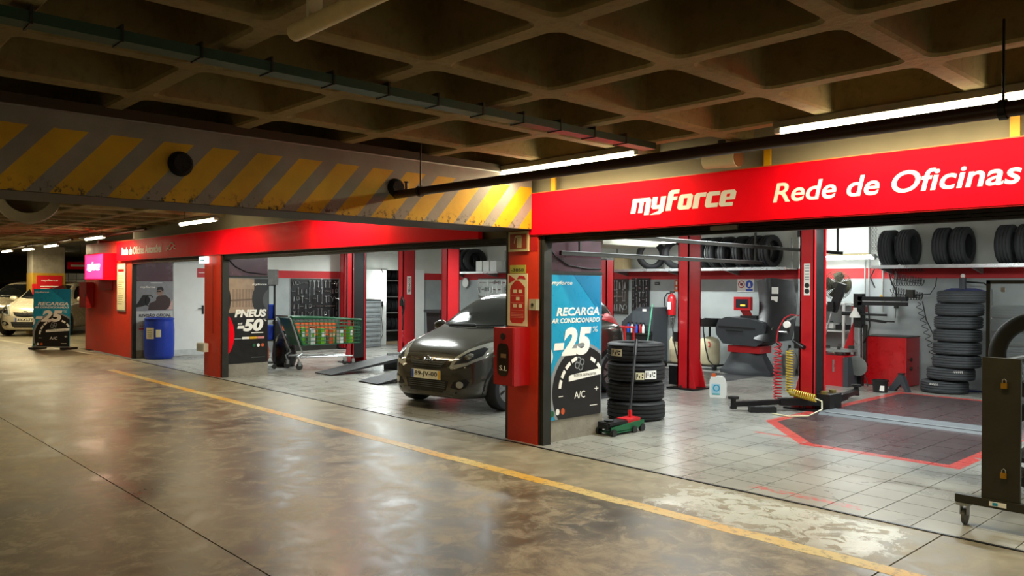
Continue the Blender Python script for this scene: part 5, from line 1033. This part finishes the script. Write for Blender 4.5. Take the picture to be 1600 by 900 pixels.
board('tool_board', 'big black board of hand tools on the far left wall', 1.32, .96, (-12.43, 3.7, .79), 'R', black, 5, 'big black far-left board', 60, 5)
board('tool_board', 'narrow black tool board left of the fire extinguisher', .48, .9, (-5.46, 8.38, .88), 'F', black, 6, 'narrow black board', 35, 7)
board('tool_board', 'grey tool board left of the narrow black one', .42, .75, (-6.0, 8.38, 1.02), 'F', M('board_brown', '#3a332c', .7), 8, 'grey-brown board', 15, 3)
board('tool_board', 'narrow tool strip right of the fire extinguisher', .3, 1.2, (-4.12, 8.38, .55), 'F', black, 9, 'strip right of the extinguisher', 24, 8)
board('tool_board', 'pale board crowded with tools above the bonnet of the grey hatchback', 1.3, .75, (-10.75, 8.38, 1.05), 'F', galv, 12, 'pale board', 56, 4)
t = thing('orange_bench', 'long bench with orange fronts below the black tool board', 'bench', (-12.2, 3.98, 0)); B().box((0, 0, .35), (.4, 1.5, .7)).obj('body', dark, t)
for y in (-.5, 0, .5): B().box((.205, y, .52), (.012, .48, .34)).obj('orange_panel', orangep, t, bevel=.003)
B().box((0, 0, .72), (.44, 1.54, .04)).obj('top', M('bench_top', '#55504a', .6), t)
t = thing('drawer_cabinet', 'grey steel drawer cabinet beside the white store door', 'cabinet', (-12.1, 5.66, 0)); B().box((0, 0, .62), (.5, .6, 1.2)).obj('body', midgrey, t, bevel=.006); B().box((0, 0, 1.235), (.52, .62, .03)).obj('top', dark, t)
for q in range(9): dr = B().box((.255, 0, .13 + q * .125), (.014, .55, .11)).obj('drawer', M('drawer_grey', '#9aa0a2', .4, .3), t, bevel=.003); B().box((.268, 0, .17 + q * .125), (.014, .5, .014)).obj('handle', steel, dr)
t = thing('wall_disc', 'round white dial on the far corner wall above the car bonnet', 'clock', (-11.25, 8.36, 1.70)); B().cyl((0, 0, 0), (0, -.04, 0), .14, n=30).obj('face', white, t, bevel=.006); B().lathe([(.13, 0), (.145, 0), (.145, .045), (.13, .045)], 30, R=Matrix.Rotation(PI / 2, 3, 'X'), closed=True).obj('rim', galv, t)
t = thing('wheelie_bin', 'black bin standing behind the red labelled lift post', 'bin', (-9.75, 6.35, 0)); B().prism([(-.22, 0), (.22, 0), (.29, .95), (-.29, .95)], -.27, .27, XZ).obj('tub', black, t, bevel=.02); B().box((0, -.02, .99), (.64, .62, .07)).obj('lid', M('lid_black', '#1f2022', .5), t, bevel=.02)
t = thing('paper_roll_stand', 'paper roll on a black stand beside the bin', 'roll stand', (-8.75, 6.2, 0))
for sx in (-.2, .2): B().tube([(sx, -.15, 0), (sx, 0, .5), (sx, .02, 1.0)], .018).obj('leg', black, t)
B().tube([(-.2, .02, 1.0), (.2, .02, 1.0)], .018).obj('top_bar', black, t); B().lathe([(.03, -.16), (.13, -.16), (.13, .16), (.03, .16)], 26, c=(0, -.05, .8), R=Matrix.Rotation(PI / 2, 3, 'Y'), closed=True).obj('paper_roll', printw, t, smooth=True); B().cyl((-.2, -.05, .8), (.2, -.05, .8), .025).obj('spindle', dark, t); B().box((0, .0, .42), (.42, .25, .03)).obj('tray', grey, t)
t = thing('hose_reel', 'black cable bundle and red spiral hanging on the labelled lift post', 'hose', (-9.27, 4.78, 0))
B().tube([(0, 0, 1.28), (.06, -.02, 1.36), (.14, -.02, 1.3), (.16, -.02, 1.1), (.1, -.02, .95), (.05, 0, 1.0)], .014).tube([(.02, 0, 1.2), (.08, 0, 1.0), (.1, 0, .75), (.06, 0, .6)], .012).obj('cable', black, t, smooth=True); B().box((.05, 0, 1.22), (.1, .08, .14)).obj('control_box', dark, t, bevel=.01); B().tube([Vector((.1 + .03 * math.cos(i * .6), .03 * math.sin(i * .6), .6 - .0035 * i)) for i in range(80)], .007, 5).obj('red_spiral', hr, t)
# ================================================================== DRIVE-ON RAMPS
tread = M('ramp_black', '#202123', .45, .2, bump=.3, scale=30)
for x, y0, nm in ((-7.03, 1.52, 'left'), (-5.42, 1.42, 'right')):
    t = thing('drive_on_ramp', 'black drive-on ramp of the lift, the %s one' % nm, 'ramp', (x, y0, 0), 0, 'black drive-on ramps')
    B().prism([(0, .005), (0, .02), (1.55, .25), (1.55, .2), (1.5, .18)], -.29, .29, YZ).obj('ramp_plate', tread, t); B().prism([(1.57, .2), (1.57, .25), (3.6 if nm == 'left' else 3.4, .25), (3.6 if nm == 'left' else 3.4, .2)], -.29, .29, YZ).obj('runway', tread, t)
    for s_ in (-1, 1): B().span((s_ * .29 - .012, 1.57, .2), (s_ * .29 + .012, 3.4, .29)).obj('edge_rail', galv, t)
    for y in (1.5, 3.2): B().span((-.22, y - .06, 0), (.22, y + .06, .2)).obj('support', black, t)
    B().box((0, 2.6, .255), (.5, .7, .012)).obj('turn_plate', galv, t)
# ================================================================== SHOPPING TROLLEY, RACK, BARREL
t = thing('shopping_trolley', 'green shopping trolley full of green and white cartons', 'shopping trolley', (-8.26, 2.2, 0))
x0, x1 = .22, .27
def wire(a, b_, r=.006): return (a, b_, r)
def side(s_, mt):
    b = B(); f = lambda y, z: Vector((s_ * (.2 + .06 * (.75 - y) * .5 + .05 * (z - .45)), y, z))
    for q in range(8): z0 = .46 + .52 * q / 7; b.tube([f(-.55 - .22 * (q / 7), z0 + .02 * q / 7), f(.72, z0 - .06 * q / 7)], .007, 5)
    for q in range(15): y = -.5 + q * .085; b.tube([f(y, .46), f(y - .02, .95)], .005, 5)
    b.obj('basket_side', mt, t)
for s_ in (-1, 1):
    side(s_, green)
    B().tube([(s_ * .27, -.8, 1.0), (s_ * .26, .0, .97), (s_ * .24, .74, .92)], .022).obj('top_rail', green, t, smooth=True)
    B().tube([(s_ * .26, -.82, .98), (s_ * .25, -.62, .45), (s_ * .24, -.55, .32), (s_ * .24, -.66, .25), (s_ * .24, -.62, .16)], .017).tube([(s_ * .24, -.6, .24), (s_ * .2, .1, .22), (s_ * .15, .6, .2)], .016).obj('chassis_tube', steel, t, smooth=True)
    for y, r in ((-.62, .065), (.6, .055)):
        wx = s_ * (.24 if y < 0 else .15); B().cyl((wx - .016, y, r), (wx + .016, y, r), r, n=18).obj('wheel', dark, t, bevel=.005); B().box((wx, y, r + .05), (.05, .06, .08)).obj('fork', galv, t)
b = B()
for q in range(6): b.tube([(-.2, -.5 + .235 * q, .455), (.2, -.5 + .235 * q, .455)], .006, 5)
for q in range(5): b.tube([(-.2 + .1 * q, -.55, .455), (-.2 + .1 * q, .72, .455)], .006, 5)
b.obj('basket_floor', green, t)
b = B()
for q in range(7): b.tube([(-.22 + .073 * q, .74, .46), (-.23 + .077 * q, .75, .92)], .006, 5)
for q in range(4): b.tube([(-.22, .745, .46 + .15 * q), (.22, .745, .46 + .15 * q)], .008, 5)
b.obj('basket_front', green, t)
B().prism([(-.80, .98), (-.55, .46), (-.52, .46), (-.77, .98)], -.25, .25, YZ).obj('rear_flap', green, t); B().tube([(-.28, -.86, 1.02), (.28, -.86, 1.02)], .02).obj('push_bar', M('bar_grey', '#a7b0ad', .4), t, smooth=True)
random.seed(21); lime = M('lime_print', '#6fae26', .5)
for i in range(10):
    y = -.38 + .105 * i; o = thing('oil_carton', 'small %s carton in the shopping trolley, number %s from its handle' % (('lime green', 'white', 'orange-brown')[i % 3], ('one', 'two', 'three', 'four', 'five', 'six', 'seven', 'eight', 'nine', 'ten')[i]), 'carton', (-8.28 + (.09 if i % 2 else -.06), 2.2 + y, .462), random.uniform(-.25, .25), 'cartons in the shopping trolley')
    hh = random.uniform(.24, .36); B().box((0, 0, hh / 2), (.11, .085, hh)).obj('carton', (lime, white, orangep)[i % 3], o, bevel=.005); B().box((.057, 0, hh * .6), (.003, .06, hh * .3)).obj('carton_print', (white, lime, tan)[i % 3], o)
t = thing('parts_rack', 'black wheeled rack with bottles and blue crates beside the tyre poster', 'rack', (-8.74, 1.10, 0))
for sx in (-.26, .26):
    for sy in (-.2, .2): B().box((sx, sy, .86), (.03, .03, 1.5)).obj('upright', black, t); B().cyl((sx - .012, sy, .045), (sx + .012, sy, .045), .045, n=14).obj('castor', dark, t)
for z in (.12, .55, .95, 1.6): B().box((0, 0, z), (.55, .44, .025)).obj('shelf', dark, t)
for y in (-.07, .07): B().box((.26, y, 1.28), (.02, .02, .64)).obj('front_bar', black, t)
for i, (z, nm) in enumerate(((.563, 'lower'), (.963, 'upper'))):
    o = thing('blue_crate', 'blue plastic crate on the black wheeled rack, %s one' % nm, 'crate', (-8.72, 1.12, z), 0, 'blue crates'); B().prism([(-.2, 0), (.2, 0), (.23, .26), (-.23, .26)], -.19, .19, XZ).obj('tub', bluebin, o, bevel=.01); B().box((0, 0, .265), (.48, .40, .02)).obj('rim', blue, o)
o = thing('white_canister', 'white canister standing in the black wheeled rack top', 'canister', (-8.62, 1.1, 1.24)); B().lathe([(0, 0), (.08, 0), (.085, .02), (.085, .24), (.04, .3), (0, .3)], 18).obj('body', white, o, smooth=True); B().cyl((0, 0, .29), (0, 0, .33), .03).obj('cap', liftred, o)
o = thing('cloth_sack', 'orange-brown sack at the bottom of the black wheeled rack', 'sack', (-8.70, 1.12, .134)); B().lathe([(0, 0), (.14, .0), (.165, .08), (.16, .25), (.14, .36), (.05, .4), (0, .4)], 12).obj('sack', orangep, o, smooth=True); B().cyl((0, 0, .385), (0, 0, .405), .05).obj('tie', tan, o)
t = thing('display_board', 'glossy grey and white advertising board on top of the black rack', 'board', (-8.6, 1.12, 1.614)); B().box((0, 0, .14), (.03, .62, .3), rz=0).obj('board', M('board_grey', '#8f8f8e', .25), t, bevel=.008); B().prism([(-.28, .01), (-.05, .01), (.1, .28), (-.0, .28)], .016, .019, YZ).obj('white_flash', printw, t)
t = thing('waste_bag', 'black waste bag standing under the push bar of the trolley', 'bag', (-8.9, 1.72, 0)); B().lathe([(0, 0), (.2, 0), (.25, .15), (.22, .45), (.12, .62), (.05, .66), (.08, .7), (0, .7)], 14).obj('bag', M('bag_black', '#17181a', .3), t, smooth=True); B().cyl((0, 0, .645), (0, 0, .665), .06).obj('knot', black, t)
t = thing('barrel', 'blue plastic barrel with two cream labels standing by the white door', 'barrel', (-12.08, .42, 0), .35)
B().lathe([(0, 0), (.26, 0), (.29, .03), (.3, .1), (.305, .3), (.305, .6), (.295, .8), (.29, .83), (.3, .85), (.3, .875), (.28, .885), (.27, .87), (0, .865)], 36).obj('drum', bluebin, t, smooth=True)
def wrap(nm, m, a0, a1, z0, z1, r):
    b = B(); ps = [[b.m.verts.new((rr * math.cos(a0 + (a1 - a0) * q / 6), rr * math.sin(a0 + (a1 - a0) * q / 6), z)) for q in range(7)] for rr, z in ((r, z0), (r, z1), (r - .004, z1), (r - .004, z0))]
    for i in range(4):
        for q in range(6): b.m.faces.new((ps[i][q], ps[i][q + 1], ps[(i + 1) % 4][q + 1], ps[(i + 1) % 4][q]))
    return b.obj(nm, m, t)
aa = math.atan2(-6.15, 17.76) - .35
wrap('paper_label', cream, aa - .95, aa - .35, .44, .68, .3085); wrap('paper_label', cream, aa - .22, aa + .12, .48, .64, .3085)
for q in range(4): wrap('label_print', midgrey, aa - .88, aa - .5, .48 + .045 * q, .49 + .045 * q, .3093)
bpy.context.view_layer.update()
